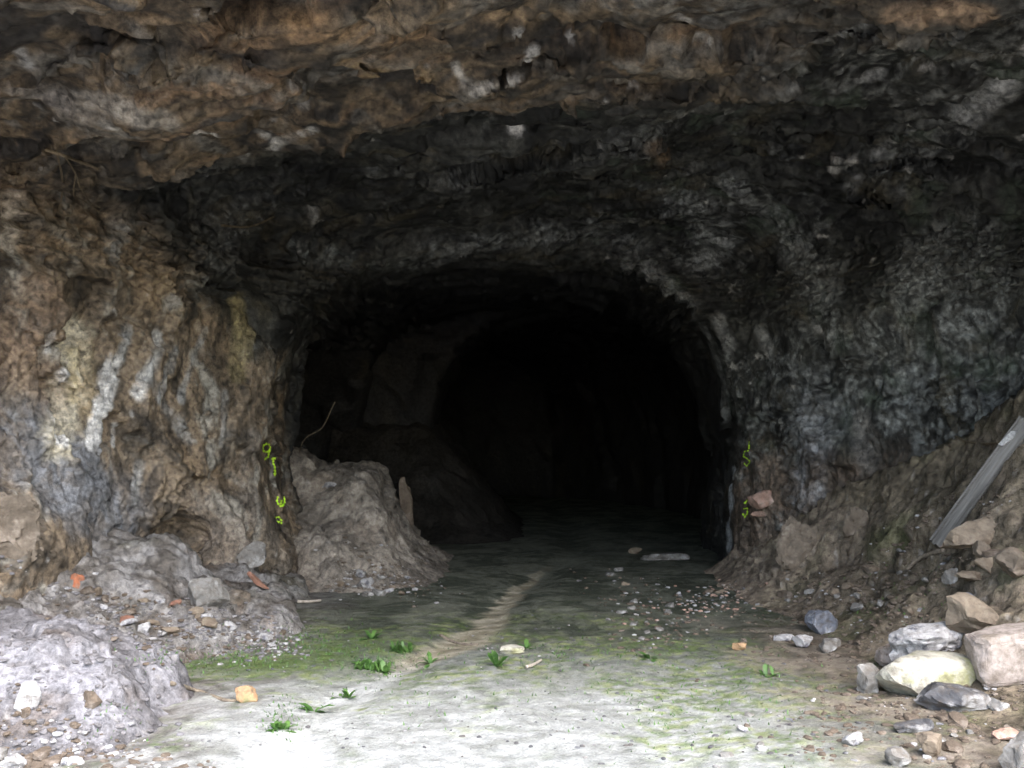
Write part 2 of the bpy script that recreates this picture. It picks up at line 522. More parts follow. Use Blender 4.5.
xs = lines((-300, -40, 40), (-40, -8, 4), (-8, -4.4, .2), (-4.4, 4.6, .028), (4.6, 8, .2), (8, 40, 4), (40, 300, 40))
ys = lines((-300, -40, 40), (-40, -4, 3), (-4, 3.6, .2), (3.6, 12, .026), (12, 27, .09))
GV, GQ = sheet(xs, ys, ground_full)

def ground_tint(V):
    x, y, z = V.T; p = A(x, y, 0 * x)
    wv = np.stack([fbm(p * 1.2, 3, 121), fbm(p * 1.2, 3, 123), 0 * x], -1)
    q = p + .4 * wv
    big = fbm(q * .8, 3, 125); mid = fbm(q * np.array((2.0, 1.7, 1)), 4, 127); fin = fbm(q * np.array((7.5, 7, 1)), 4, 129)
    deep_floor = mix((.068, .076, .054), (.178, .182, .14), ss(-.3, .35, mid + .6 * fin))
    pale = mix((.20, .203, .18), (.45, .457, .44), ss(-.7, .45, .5 * mid + .8 * fin))
    # pale on the outside, darker within
    wp = ss(8.4, 5.9, y + 1.1 * mid + .5 * big) * ss(2.6, .9, x + .8 * mid + .4 * fin)
    c = mix(deep_floor, pale, wp)
    wl_ = ss(-1.25, -2.1, x + .7 * mid + .35 * fin)
    c = mix(c, mix((.15, .135, .12), (.30, .285, .275), ss(-.3, .3, mid + fin)), .85 * wl_)
    # algae
    ga = ss(-.14, .28, fbm(q * np.array((1.5, 1.9, 1)) + 4, 4, 131) + .22 * np.exp(-((y - 7.5) / .8) ** 2) + .34 * ss(.3, 1.5, x) * ss(8.5, 6.8, y)) * ss(4.6, 5.6, y) * ss(10.2, 8.4, y)
    gs = ss(-.25, .25, fbm(p * 14, 3, 133))
    c = mix(c, mix((.12, .17, .055), (.27, .30, .12), ss(-.2, .3, fin)), .85 * ga * gs)
    gl = np.exp(-(((x + 1.75) / .55) ** 2 + ((y - 7.25) / .33) ** 2)) + np.exp(-(((x + 1.15) / .4) ** 2 + ((y - 7.75) / .4) ** 2))
    c = mix(c, (.09, .14, .035), np.clip(.8 * gl * ss(-.3, .2, fin + mid), 0, .85))
    # tan worn track running into the tunnel
    tx = np.interp(y, [3, 5, 5.6, 6.3, 7.0, 7.35, 7.9, 8.6, 9.6, 10.8, 12.5], [-1.25, -1.12, -1.05, -1.0, -.83, -.68, -.40, -.22, -.12, .10, .45])
    tw = np.interp(y, [4, 6, 7.2, 7.9, 8.6, 9.6, 10.8, 12.5], [.30, .16, .12, .26, .17, .12, .09, .05])
    tr = ss(1.25, .55, np.abs(x - tx + .10 * fin + .08 * mid) / tw) * ss(13, 11, y)
    c = mix(c, mix(mix((.29, .25, .175), (.50, .45, .34), ss(-.2, .3, fin)), pale * 1.25, ss(7.6, 6.8, y)), .92 * tr * ss(-.32, .12, fin + .5 * mid + .25 * fbm(p * 17, 2, 136) + .35))
    # brown soil towards the right bank
    wr = ss(1.3, 2.3, x + .7 * mid + .3 * fin) * ss(9.5, 8, y)
    c = mix(c, mix((.13, .10, .078), (.26, .215, .175), ss(-.3, .3, mid + fin)), .85 * wr)
    return c

ground = mesh_np('ground', GV, GQ, ground_tint(GV), True, M_FLOOR)
tag(ground, 'pale dusty cave floor with green algae and a tan track', kind='structure')

# ---------------------------------------------------------------- heaps of earth
def make_heap(name, label, x0, x1, y0, y1, step, zf, tint, rough=.05, seed=0, blocks=.03):
    V, Fq = sheet(np.arange(x0, x1, step), np.arange(y0, y1, step), zf)
    base = ground_z(V[:, 0], V[:, 1])
    body = ss(.0, .25, V[:, 2] - base)
    n = vnormals(V, Fq); p = V
    wv = np.stack([fbm(p * 2, 3, s + seed) for s in (141, 143, 145)], -1)
    f1, e1 = facets(p * 2.6 + wv, seed + 1, .8); f2, e2 = facets(p * 7 + wv * 2, seed + 2, .9); f3, e3 = facets(p * 17 + wv * 2, seed + 4, .9)
    d = rough * 2 * fbm(p * 1.6, 4, 150 + seed) + blocks * (1.6 * f1 + .75 * f2 + .34 * f3) - blocks * .4 * ss(.12, 0, e2) + .020 * fbm(p * 16, 3, 155 + seed) + blocks * .25 * facets(p * 34 + wv, seed + 6, .9)[0]
    V = (V + n * (d * (.25 + .75 * body))[:, None]).astype(np.float32)
    keep = (V[Fq][:, :, 2] - base[Fq]).max(1) > -.03
    V, Fq = compact(V, Fq[keep])
    o = mesh_np(name, V, Fq, tint(V), True, M_EARTH)
    return tag(o, label, 'mound')

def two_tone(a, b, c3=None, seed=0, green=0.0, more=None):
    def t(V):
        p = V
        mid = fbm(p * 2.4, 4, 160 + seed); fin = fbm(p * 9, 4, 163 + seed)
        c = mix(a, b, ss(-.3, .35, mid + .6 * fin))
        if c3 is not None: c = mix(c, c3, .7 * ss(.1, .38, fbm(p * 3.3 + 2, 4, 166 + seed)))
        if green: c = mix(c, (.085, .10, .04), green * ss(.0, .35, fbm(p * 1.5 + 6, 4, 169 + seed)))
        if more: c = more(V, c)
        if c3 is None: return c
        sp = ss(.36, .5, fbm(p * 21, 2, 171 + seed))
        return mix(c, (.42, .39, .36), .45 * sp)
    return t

def bank_z(x, y):
    xt = np.interp(y, [3.5, 5, 6.4, 7.6, 9, 10.4, 11.6, 13], [2.75, 2.55, 2.38, 2.45, 2.38, 2.14, 2.2, 2.2])
    d = np.maximum(x - xt + .22 * fbm(A(x, y, 0 * x) * 1.1, 3, 180), -.3)
    h = np.where(d > 0, .20 * d + .54 * d * d, .2 * d)
    h = h * np.interp(y, [3.5, 5, 6.2, 7.2, 8.4, 12], [.5, .55, .75, .95, 1.0, 1.9])
    return ground_z(x, y) + np.minimum(h, np.interp(y, [8.3, 9.3, 10.4, 11.5], [1.72, 1.25, .88, .8]) + .12 * d + .12 * fbm(A(x, y, 0 * x) * 1.4, 3, 181))

right_bank = make_heap('soil_bank', 'brown stony soil bank sloping up to the right wall under the plank',
    2.0, 5.9, 4.2, 12.0, .025, bank_z, two_tone((.075, .062, .045), (.205, .168, .12), (.275, .222, .168), 1, .55, lambda V, c: mix(c, np.array((.33, .262, .2)) * (1 + .8 * fbm(V * 7, 3, 177))[:, None], .7 * ss(8.9, 10.1, V[:, 1] + .8 * fbm(V * 1.5, 3, 178)) * ss(1.1, .6, V[:, 2] + .4 * fbm(V * 2.2, 3, 179)))), .06, 1, .035)

def heap1_z(x, y):
    p = A(x, y, 0 * x)
    n = fbm(p * 1.7, 3, 184)
    e = x + .16 * n + .10 * fbm(p * 5, 2, 185)
    h = .53 * ss(-1.82, -2.22, e) * (.72 + .28 * ss(-2.2, -2.6, e)) * ss(4.95, 5.75, y + .2 * n) * ss(6.75, 6.35, y + .15 * n)
    return ground_z(x, y) - .04 + h + .25 * ss(-2.9, -4.2, x) * ss(4.8, 5.6, y)
fore_heap = make_heap('earth_heap', 'pale lavender grey crumbly earth heap in the near left corner',
    -4.6, -1.5, 4.6, 7.1, .019, heap1_z, two_tone((.135, .128, .131), (.265, .257, .272), (.145, .12, .105), 2), .045, 2, .024)

def heap2_z(x, y):
    xt = np.interp(y, [5.5, 6.6, 7.2, 7.9, 8.5, 9.2, 10.2, 11], [-3.0, -2.6, -2.25, -1.72, -1.62, -1.85, -1.98, -2.1])
    n = fbm(A(x, y, 0 * x) * 1.6, 3, 188)
    d = np.maximum(xt - x + .22 * n, -.3)
    h = np.where(d > 0, .16 * ss(0, .18, d) + .16 * d + .13 * d * d, .3 * d)
    return ground_z(x, y) - .02 + np.minimum(h, 1.25 + .1 * d) + .20 * np.exp(-(((x + 2.72) / .32) ** 2 + ((y - 8.55) / .4) ** 2))
mid_heap = make_heap('rubble_slope', 'grey brown rubble slope strewn with bits along the left wall foot',
    -4.8, -1.3, 5.6, 10.8, .023, heap2_z, two_tone((.12, .105, .09), (.29, .274, .262), (.19, .142, .11), 3, .15), .06, 3, .04)

def heap3_z(x, y):
    n = fbm(A(x, y, 0 * x) * 1.8, 3, 190)
    e = x + .18 * n
    h = 1.2 * (.42 * ss(-.55, -1.4, e) + .58 * ss(-1.12, -1.6, e)) * ss(10.2, 11.9, y + .25 * n) * ss(14.2, 12.6, y)
    return ground_z(x, y) - .05 + h + .35 * ss(-2, -3, x) * ss(11, 12, y)
alcove_heap = make_heap('earth_heap', 'tan earth heap with stones at its foot behind the left jamb',
    -4.2, -.4, 10.0, 14.4, .03, heap3_z, two_tone((.15, .13, .108), (.31, .27, .225), (.20, .162, .128), 4), .07, 4, .042)

def heap4_z(x, y):
    n = fbm(A(x, y, 0 * x) * 1.3, 3, 193)
    h = 1.75 * ss(.35, -1.5, x + .2 * n) * ss(14.6, 16.6, y + .2 * n)
    return ground_z(x, y) - .05 + h
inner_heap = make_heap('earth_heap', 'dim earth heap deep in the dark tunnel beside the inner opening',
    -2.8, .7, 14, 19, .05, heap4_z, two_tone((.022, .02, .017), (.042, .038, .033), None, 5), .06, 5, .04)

# hillside over and beside the mouth, out of the picture but part of the place
def hill_z(x, y):
    n = fbm(A(x * .15, y * .15, 0 * x), 4, 200)
    return -1 + 7.2 * ss(3.6, 6.2, y + .8 * n + .02 * np.abs(x)) + .55 * np.maximum(y - 6, 0) * (1 + .3 * n) + 1.2 * n
HV, HQ = sheet(lines((-90, -20, 6), (-20, 20, .5), (20, 90, 6)), lines((3, 12, .35), (12, 90, 5)), hill_z)
hc = HV[HQ].mean(1); hm = HV[HQ][:, :, 2].min(1)
keep = ~((np.abs(hc[:, 0]) < 7.2) & (hc[:, 1] < 27) & (hm < 5.2)) & (hm < 60)
HV, HQ = compact(HV, HQ[keep])
hill = mesh_np('hillside', HV, HQ, two_tone((.10, .09, .06), (.2, .18, .13), (.07, .1, .04), 6)(HV), True, M_EARTH)
tag(hill, 'rough hillside above the cave mouth', kind='structure')

# ---------------------------------------------------------------- finding the surfaces
bpy.context.view_layer.update()
dg = bpy.context.evaluated_depsgraph_get()
T_ROCK = BVHTree.FromObject(rock, dg)
T_ALL = [T_ROCK] + [BVHTree.FromObject(o, dg) for o in (ground, right_bank, fore_heap, mid_heap, alcove_heap, inner_heap)]
EYE_P = Vector((0, 0, EYE))

def hit(px, py, trees=None):
    d = (P(px, py, 1.0) - EYE_P).normalized()
    best = None
    for t in (trees or T_ALL):
        r = t.ray_cast(EYE_P, d)
        if r[0] is not None and (best is None or r[3] < best[2]):
            n = r[1] if r[1].dot(d) < 0 else -r[1]
            best = (r[0], n, r[3])
    return best

def drop(x, y, top=4.0):
    """height of the earth at a spot"""
    best = -9
    for t in T_ALL[1:]:
        r = t.ray_cast(Vector((x, y, top)), Vector((0, 0, -1)))
        if r[0] is not None: best = max(best, r[0].z)
    return best

# ---------------------------------------------------------------- stains on the rock, painted light on the arch rim
def streak(pts, rpx, col, k=.85, brk=.5):
    out = []
    hs = [hit(px, py, [T_ROCK]) for px, py in pts]
    for a, b in zip(hs[:-1], hs[1:]):
        if a and b and (a[0] - b[0]).length < 2.0:
            out.append((tuple(a[0]), tuple(b[0]), rpx * a[2] / F_PX, col, k, brk))
    return out

WHT, YEL, GRY, BLU, OCH = (.66, .64, .61), (.50, .42, .25), (.32, .32, .31), (.185, .187, .196), (.29, .185, .10)
ST = []
for pts, r, col, k, brk in (
    # left wall
    ([(20, 440), (70, 470), (110, 520)], 56, BLU, .8, .6), ([(100, 500), (130, 545)], 34, BLU, .75, .6),
    ([(70, 335), (66, 395), (62, 442)], 19, (.54, .48, .36), 1.0, .12), ([(66, 375), (61, 440)], 9, WHT, 1.0, .15), ([(72, 350), (72, 400)], 6, YEL, .8, .3),
    ([(84, 350), (88, 430)], 12, (.36, .28, .17), .7, .4),
    ([(114, 360), (101, 410), (90, 442)], 9, WHT, .95, .2), ([(154, 340), (138, 392)], 9, WHT, .95, .2), ([(126, 330), (120, 365)], 7, GRY, .8, .5), ([(176, 350), (160, 400)], 6, GRY, .8, .5), ([(205, 330), (180, 400)], 5, GRY, .7, .5), ([(115, 425), (114, 445)], 3, WHT, .8, .3),
    ([(48, 335), (46, 350)], 5, WHT, .8, .5), ([(140, 465), (136, 500)], 6, GRY, .8, .5),
    ([(118, 222), (112, 250)], 13, GRY, .75, .6), ([(8, 200), (4, 240)], 12, (.42, .36, .29), .85, .5),
    ([(236, 305), (242, 330), (236, 370)], 12, (.27, .225, .12), .85, .4), ([(165, 285), (180, 310)], 16, (.25, .19, .12), .7, .5),
    ([(20, 340), (40, 300)], 30, (.25, .165, .105), .6, .5), ([(10, 360), (45, 390)], 26, (.27, .19, .13), .6, .4),
    ([(172, 300), (150, 380), (190, 440)], 9, GRY, .55, .6), ([(225, 395), (222, 440)], 6, GRY, .6, .6), ([(255, 440), (250, 520)], 12, (.22, .19, .16), .6, .5),
    ([(190, 500), (230, 540), (250, 570)], 26, (.24, .195, .155), .55, .5), ([(265, 520), (280, 560)], 18, (.21, .18, .145), .6, .4),
    # roof
    ([(60, 110), (110, 105), (165, 118)], 15, (.27, .245, .21), .8, .6), ([(10, 85), (60, 100)], 12, (.26, .235, .21), .7, .6), ([(100, 120), (210, 132), (262, 132)], 6, (.46, .44, .40), .7, .6),
    ([(240, 155), (275, 140), (310, 128)], 6, (.46, .44, .40), .7, .6), ([(205, 25), (300, 20), (420, 28)], 20, OCH, .7, .6), ([(380, 10), (560, 6)], 12, (.27, .19, .11), .7, .5),
    ([(520, 28), (535, 45), (515, 75), (475, 88)], 6, (.52, .50, .46), .75, .4), ([(455, 60), (462, 78)], 5, (.46, .44, .40), .7, .5), ([(514, 124), (516, 126)], 9, WHT, .95, .05),
    ([(290, 80), (300, 100)], 7, (.44, .42, .39), .65, .6), ([(340, 60), (420, 75)], 16, (.24, .17, .09), .7, .6), ([(680, 8), (690, 14)], 7, (.42, .40, .37), .65, .5),
    ([(700, 28), (712, 34)], 5, (.46, .44, .40), .7, .4), ([(900, 12), (990, 6)], 14, (.30, .21, .135), .8, .4), ([(840, 155), (838, 165), (856, 158)], 6, (.52, .50, .46), .75, .4),
    ([(850, 190), (882, 150), (915, 125)], 6, GRY, .7, .6), ([(985, 95), (1010, 85), (975, 112)], 14, GRY, .85, .5), ([(865, 75), (885, 68)], 6, GRY, .7, .5),
    ([(310, 205), (316, 222)], 7, (.46, .44, .40), .7, .5), ([(655, 145), (665, 155)], 10, OCH, .5, .4), ([(20, 60), (12, 45)], 6, GRY, .7, .5),
    # right shoulder and jamb; light on the arch rim painted as a pale streak
    ([(690, 205), (720, 230), (705, 255)], 26, (.36, .37, .355), .75, .7), ([(740, 190), (800, 250), (830, 330)], 24, (.34, .35, .335), .65, .7), ([(880, 330), (920, 270), (985, 235)], 30, (.34, .35, .335), .65, .7), ([(640, 180), (700, 210)], 18, (.32, .33, .32), .6, .7), ([(430, 250), (540, 235), (640, 245)], 14, (.28, .29, .28), .6, .7), ([(300, 250), (400, 262)], 14, (.30, .32, .30), .8, .7), ([(900, 400), (960, 320), (1010, 290)], 26, (.30, .31, .30), .55, .7), ([(650, 272), (690, 305), (714, 350), (726, 410)], 12, (.26, .265, .255), .6, .6), ([(780, 360), (840, 420)], 26, (.32, .33, .33), .6, .7),
    ([(720, 320), (728, 345)], 8, GRY, .75, .5), ([(760, 330), (770, 350)], 7, GRY, .7, .5), ([(810, 410), (815, 450), (800, 490)], 22, (.31, .31, .32), .75, .7), ([(795, 420), (822, 500)], 8, (.42, .42, .42), .7, .6),
    ([(734, 470), (731, 500), (728, 545)], 7, (.42, .43, .44), .9, .2), ([(860, 420), (870, 460)], 14, (.24, .22, .20), .6, .6),
    ([(770, 470), (760, 540)], 18, (.25, .19, .145), .7, .4), ([(291, 462), (300, 500), (309, 540), (318, 580)], 5, (.33, .28, .22), .85, .2)):
    ST += streak(pts, r, col, k, brk)
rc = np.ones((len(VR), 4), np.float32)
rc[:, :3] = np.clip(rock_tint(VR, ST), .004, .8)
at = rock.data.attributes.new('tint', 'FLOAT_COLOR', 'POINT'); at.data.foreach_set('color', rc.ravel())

# ---------------------------------------------------------------- materials of loose things
def stone_mat(name, c1, c2, c3=None, scale=9.0, rough=.92, amount=.5, dirt=.75):
    m = bpy.data.materials.new(name)
    t, b, N, L = nodes(m)
    tc = N('ShaderNodeTexCoord')
    n1 = N('ShaderNodeTexNoise'); n1.inputs['Scale'].default_value = scale; n1.inputs['Detail'].default_value = 8; n1.inputs['Roughness'].default_value = .7; n1.inputs['Distortion'].default_value = .5
    L(tc.outputs['Object'], n1.inputs['Vector'])
    r = N('ShaderNodeValToRGB'); r.color_ramp.elements[0].position = .36; r.color_ramp.elements[1].position = .64
    r.color_ramp.elements[0].color = (*c1, 1); r.color_ramp.elements[1].color = (*c2, 1)
    L(n1.outputs['Fac'], r.inputs['Fac'])
    out = r.outputs['Color']
    if c3:
        n2 = N('ShaderNodeTexNoise'); n2.inputs['Scale'].default_value = scale * .55; n2.inputs['Detail'].default_value = 6; n2.inputs['Roughness'].default_value = .65
        L(tc.outputs['Object'], n2.inputs['Vector'])
        k = N('ShaderNodeMapRange'); k.inputs['From Min'].default_value = .62 - .25 * amount; k.inputs['From Max'].default_value = .70 - .2 * amount
        L(n2.outputs['Fac'], k.inputs['Value'])
        mx = N('ShaderNodeMix'); mx.data_type = 'RGBA'
        L(k.outputs['Result'], mx.inputs['Factor']); L(out, mx.inputs['A']); mx.inputs['B'].default_value = (*c3, 1)
        out = mx.outputs['Result']
    nd = N('ShaderNodeTexNoise'); nd.inputs['Scale'].default_value = scale * 1.7; nd.inputs['Detail'].default_value = 9; nd.inputs['Roughness'].default_value = .75
    mpd = N('ShaderNodeMapping'); mpd.inputs['Location'].default_value = (3.1, 7.7, 1.3)
    L(tc.outputs['Object'], mpd.inputs['Vector']); L(mpd.outputs['Vector'], nd.inputs['Vector'])
    kd = N('ShaderNodeMapRange'); kd.inputs['From Min'].default_value = .46; kd.inputs['From Max'].default_value = .66; kd.inputs['To Max'].default_value = dirt
    L(nd.outputs['Fac'], kd.inputs['Value'])
    md = N('ShaderNodeMix'); md.data_type = 'RGBA'
    L(kd.outputs['Result'], md.inputs['Factor']); L(out, md.inputs['A']); md.inputs['B'].default_value = (.13, .105, .08, 1)
    L(md.outputs['Result'], b.inputs['Base Color'])
    b.inputs['Roughness'].default_value = rough; b.inputs['Specular IOR Level'].default_value = .2
    n3 = N('ShaderNodeTexNoise'); n3.inputs['Scale'].default_value = scale * 4; n3.inputs['Detail'].default_value = 6; n3.inputs['Roughness'].default_value = .7
    L(tc.outputs['Object'], n3.inputs['Vector'])
    bp = N('ShaderNodeBump'); bp.inputs['Strength'].default_value = .55; bp.inputs['Distance'].default_value = .02
    L(n3.outputs['Fac'], bp.inputs['Height']); L(bp.outputs['Normal'], b.inputs['Normal'])
    return m

SM = {
    'cream': stone_mat('cream_stone', (.44, .42, .34), (.60, .575, .49), (.36, .35, .19), 7, amount=.45),
    'white': stone_mat('white_stone', (.34, .33, .33), (.60, .585, .57), (.13, .13, .15), 12, amount=.35),
    'pink': stone_mat('pink_stone', (.33, .275, .235), (.50, .43, .385), (.28, .235, .19), 8, amount=.45),
    'grey': stone_mat('grey_stone', (.15, .142, .13), (.31, .295, .275), (.45, .44, .42), 11, amount=.3),
    'dark': stone_mat('dark_stone', (.055, .055, .06), (.15, .15, .155), (.42, .41, .40), 8, amount=.4),
    'blue': stone_mat('blue_grey_stone', (.11, .12, .145), (.29, .31, .36), (.50, .52, .55), 14, amount=.3),
    'tan': stone_mat('tan_stone', (.19, .15, .11), (.33, .27, .205), (.16, .12, .085), 8, amount=.35),
    'brown': stone_mat('brown_stone', (.085, .066, .05), (.19, .148, .112), (.24, .20, .165), 9, amount=.35),
    'orange': stone_mat('brick_fragment', (.36, .13, .065), (.52, .20, .11), (.36, .24, .18), 14, amount=.3),
    'soil': stone_mat('soil_crusted_rock', (.145, .118, .09), (.285, .232, .182), (.36, .30, .245), 10, amount=.3),
    'dull brick': stone_mat('dull_brick', (.20, .10, .068), (.33, .165, .115), (.30, .23, .18), 14, amount=.35),
    'ochre': stone_mat('ochre_stone', (.36, .22, .12), (.55, .37, .22), (.30, .28, .14), 10, amount=.35),
    'rose': stone_mat('rose_rock', (.42, .25, .19), (.60, .42, .34), (.66, .58, .52), 9, amount=.3),
}

_ico = {}
def ico(sub):
    if sub not in _ico:
        t = (1 + 5 ** .5) / 2
        v = [(-1, t, 0), (1, t, 0), (-1, -t, 0), (1, -t, 0), (0, -1, t), (0, 1, t), (0, -1, -t), (0, 1, -t), (t, 0, -1), (t, 0, 1), (-t, 0, -1), (-t, 0, 1)]
        f = [(0, 11, 5), (0, 5, 1), (0, 1, 7), (0, 7, 10), (0, 10, 11), (1, 5, 9), (5, 11, 4), (11, 10, 2), (10, 7, 6), (7, 1, 8), (3, 9, 4), (3, 4, 2), (3, 2, 6), (3, 6, 8), (3, 8, 9), (4, 9, 5), (2, 4, 11), (6, 2, 10), (8, 6, 7), (9, 8, 1)]
        for _ in range(sub):
            v = [tuple(c) for c in v]; mid = {}; nf = []
            def mp(a, b):
                k = (min(a, b), max(a, b))
                if k not in mid: mid[k] = len(v); v.append(tuple((np.array(v[a]) + np.array(v[b])) / 2))
                return mid[k]
            for a, b, c in f:
                d, e, g = mp(a, b), mp(b, c), mp(c, a)
                nf += [(a, d, g), (b, e, d), (c, g, e), (d, e, g)]
            f = nf
            v = [tuple(np.array(c) / np.linalg.norm(c)) for c in v]
        V = np.array(v, np.float32); V /= np.linalg.norm(V, axis=1)[:, None]
        _ico[sub] = (V, np.array(f, np.int32))
    return _ico[sub]

def stone_verts(seed, sub=3, cuts=9, lo=.5, hi=.9, rough=.05, boxy=.72):
    V, Fq = ico(sub); V = np.sign(V) * np.abs(V) ** boxy
    r = np.random.RandomState(seed)
    for _ in range(cuts):
        n = r.normal(size=3); n /= np.linalg.norm(n)
        d = np.maximum(V @ n - r.uniform(lo, hi), 0)
        V = V - d[:, None] * n.astype(np.float32)
    nn = V / np.linalg.norm(V, axis=1)[:, None]
    ff, ee = facets(V * 1.6 + seed * .37, seed % 40, .7)
    V = V + nn * (rough * 1.5 * fbm(V * 1.7, 4, seed % 90) + rough * .9 * ff + rough * .6 * fbm(V * 5, 3, seed % 70))[:, None]
    a, b = V.min(0), V.max(0)
    return ((V - (a + b) / 2) / (b - a)).astype(np.float32), Fq

def stone(name, label, mat, loc, dims, rot=(0, 0, 0), seed=1, sub=3, cuts=14, lo=.45, hi=.95, rough=.09, cat='stone', group=None, sink=.15, boxy=.72):
    V, Fq = stone_verts(seed, sub, cuts, lo, hi, rough, boxy)
    V = V * np.array(dims, np.float32)
    R = np.array(Matrix.Rotation(rot[2], 3, 'Z') @ Matrix.Rotation(rot[1], 3, 'Y') @ Matrix.Rotation(rot[0], 3, 'X'), np.float32)
    V = V @ R.T
    V[:, 2] -= V[:, 2].min() + sink * dims[2]
    o = mesh_np(name, V, Fq, None, True, SM[mat])
    o.data.set_sharp_from_angle(angle=math.radians(26))
    o.location = loc
    return tag(o, label, cat, group)

def px_stone(name, label, mat, box, depth=1.0, seed=1, rot=(0, 0, 0), tall=1.0, trees=None, **k):
    """a stone seated where the line of sight through the foot of its outline meets the earth"""
    x0, y0, x1, y1 = box
    h = hit((x0 + x1) / 2, y1 - .15 * (y1 - y0), trees)
    sc_ = h[2] / F_PX
    wd, ht = (x1 - x0) * sc_, (y1 - y0) * sc_ * tall
    return stone(name, label, mat, h[0] + Vector((0, .3 * wd * depth, 0)), (wd, wd * depth, ht), rot, seed, **k)

# ---- the pile of blocks at the foot of the right bank
px_stone('stone_block', 'long cream stone with yellow green stain, lowest and lightest in the right pile', 'cream', (879, 661, 976, 697), .55, 11, (0, 0, .12), 1.12, cuts=6, lo=.8, hi=1.15, rough=.06, boxy=.6)
px_stone('stone_block', 'jagged white slab with dark specks lying behind the cream stone', 'white', (893, 628, 977, 664), .55, 23, (.15, -.14, .05), 1.0, cuts=14, lo=.42, hi=.85, rough=.16)
px_stone('stone_block', 'large angular pinkish block cut off by the photo edge beside the white slab', 'pink', (980, 636, 1062, 686), .55, 37, (.05, -.2, -.12), .95, cuts=5, lo=.95, hi=1.25, rough=.06, boxy=.3, sub=4)
px_stone('stone_block', 'small brownish pink stone touching the left end of the white slab', 'pink', (873, 642, 902, 667), .8, 41, (0, .3, .4), 1.0, cuts=10)
px_stone('stone_block', 'stubby grey stone standing against the left end of the cream stone', 'grey', (855, 664, 882, 695), .8, 53, (0, .1, .3), 1.0, cuts=10, lo=.5)
px_stone('stone_block', 'dark grey and white wedge lying in front of the cream stone', 'dark', (922, 686, 990, 713), .6, 67, (0, .12, -.1), 1.0, cuts=12, lo=.42)
px_stone('flat_stone', 'thin dark sliver of stone flat on the soil before the pile', 'dark', (889, 717, 931, 730), .5, 71, (0, 0, .2), .8, cuts=10)
px_stone('stone', 'small white stone on the soil near the floor edge, before the grey stubby stone', 'white', (839, 729, 858, 743), .8, 73, (0, 0, .4))
px_stone('stone', 'tan rounded stone on the bottom right soil before the dark wedge', 'tan', (914, 731, 942, 756), .8, 79, (.1, .1, .5), .9)
px_stone('stone', 'pale round cobble at the bottom edge of the right soil', 'grey', (882, 744, 906, 765), .9, 83, (0, 0, .4), .9, lo=.75, hi=.95)
px_stone('stone', 'grey boulder at the bottom right corner of the photo', 'grey', (1000, 736, 1040, 775), .8, 89, (0, 0, .4), 1.0)
px_stone('flat_stone', 'flat pinkish stone on the soil left of the corner boulder', 'rose', (990, 726, 1018, 738), .7, 97, (0, 0, .1), .8)
px_stone('stone_block', 'broad triangular tan rock half buried just behind the white slab', 'tan', (946, 602, 1004, 636), .6, 101, (0, .1, .1), 1.1, cuts=12, lo=.4, hi=.8)
px_stone('stone_block', 'long tan boulder half buried right under the plank foot', 'tan', (948, 520, 1004, 552), .6, 103, (0, -.35, .1), 1.0, cuts=8)
px_stone('stone_block', 'pale brownish boulder on the bank at the right edge of the photo', 'soil', (1000, 550, 1040, 580), .7, 107, (0, 0, .3), 1.0)
px_stone('stone', 'pale tan stone on the bank just below the long tan boulder', 'soil', (972, 543, 990, 558), .8, 109, (0, .3, .3))
px_stone('stone', 'pale flat stone on the bank below the plank, above the triangular rock', 'tan', (976, 558, 1000, 572), .7, 113, (0, 0, .1))
px_stone('stone', 'light oval stone on the bank midway between plank foot and white slab', 'grey', (942, 570, 958, 584), .8, 117, (0, -.4, .1))
px_stone('stone', 'small bluish stone just above the triangular tan rock', 'blue', (958, 592, 970, 602), .8, 119)
px_stone('stone', 'blue grey stone at the bank foot, largest of three', 'blue', (806, 612, 839, 636), .8, 127, (0, .15, .2), 1.05, cuts=11, lo=.5)
px_stone('stone', 'pale blue grey stone at the bank foot, left of the large blue one', 'white', (791, 634, 810, 648), .8, 131, (0, .1, .4))
px_stone('stone', 'smooth grey stone at the bank foot, below the large blue one', 'grey', (818, 637, 839, 652), .8, 137, (0, 0, .1))
px_stone('flat_stone', 'narrow whitish stone left of the pale blue grey stone', 'white', (772, 633, 792, 640), .5, 138, (0, 0, .1))
px_stone('stone', 'little rust brown stone at the floor edge below the right jamb', 'ochre', (730, 641, 744, 650), .8, 139, (0, 0, .4))
px_stone('stone_block', 'big tan bulging rock at the foot of the right jamb', 'soil', (776, 516, 826, 566), .6, 149, (0, .35, .2), 1.05, cuts=9, lo=.6, rough=.22, sub=4, sink=.35)
px_stone('stone_block', 'tan rock set in the bank to the right of the bulging rock', 'soil', (840, 506, 868, 536), .5, 151, (0, -.2, .2), 1.0, rough=.2, sub=4, sink=.2)
px_stone('rock_ledge', 'rosy fresh broken rock jutting from the right jamb beside green paint', 'rose', (750, 489, 786, 512), .7, 157, (0, .12, .1), 1.0, cuts=12, lo=.45, sink=.05)
px_stone('rock_ledge', 'thin pale stone shelf right under the rosy rock on the jamb', 'rose', (750, 511, 778, 517), .5, 158, (0, -.05, 0), 1.0, cuts=10, sink=.05)
px_stone('flat_stone', 'long pale flat stone on the dim floor inside the tunnel', 'grey', (640, 552, 690, 561), .6, 163, (0, 0, .05), .9)
px_stone('stone', 'small tan stone on the dim tunnel floor left of the flat stone', 'tan', (628, 547, 641, 554), .8, 167)
px_stone('flat_stone', 'whitish green flat stone on the floor near the track end', 'cream', (499, 642, 524, 653), .7, 173, (0, 0, .1), .8, lo=.6)
px_stone('stone', 'blocky orange tan stone alone on the mossy floor at left', 'ochre', (237, 684, 259, 701), .8, 179, (0, .1, .3), 1.0, lo=.55)
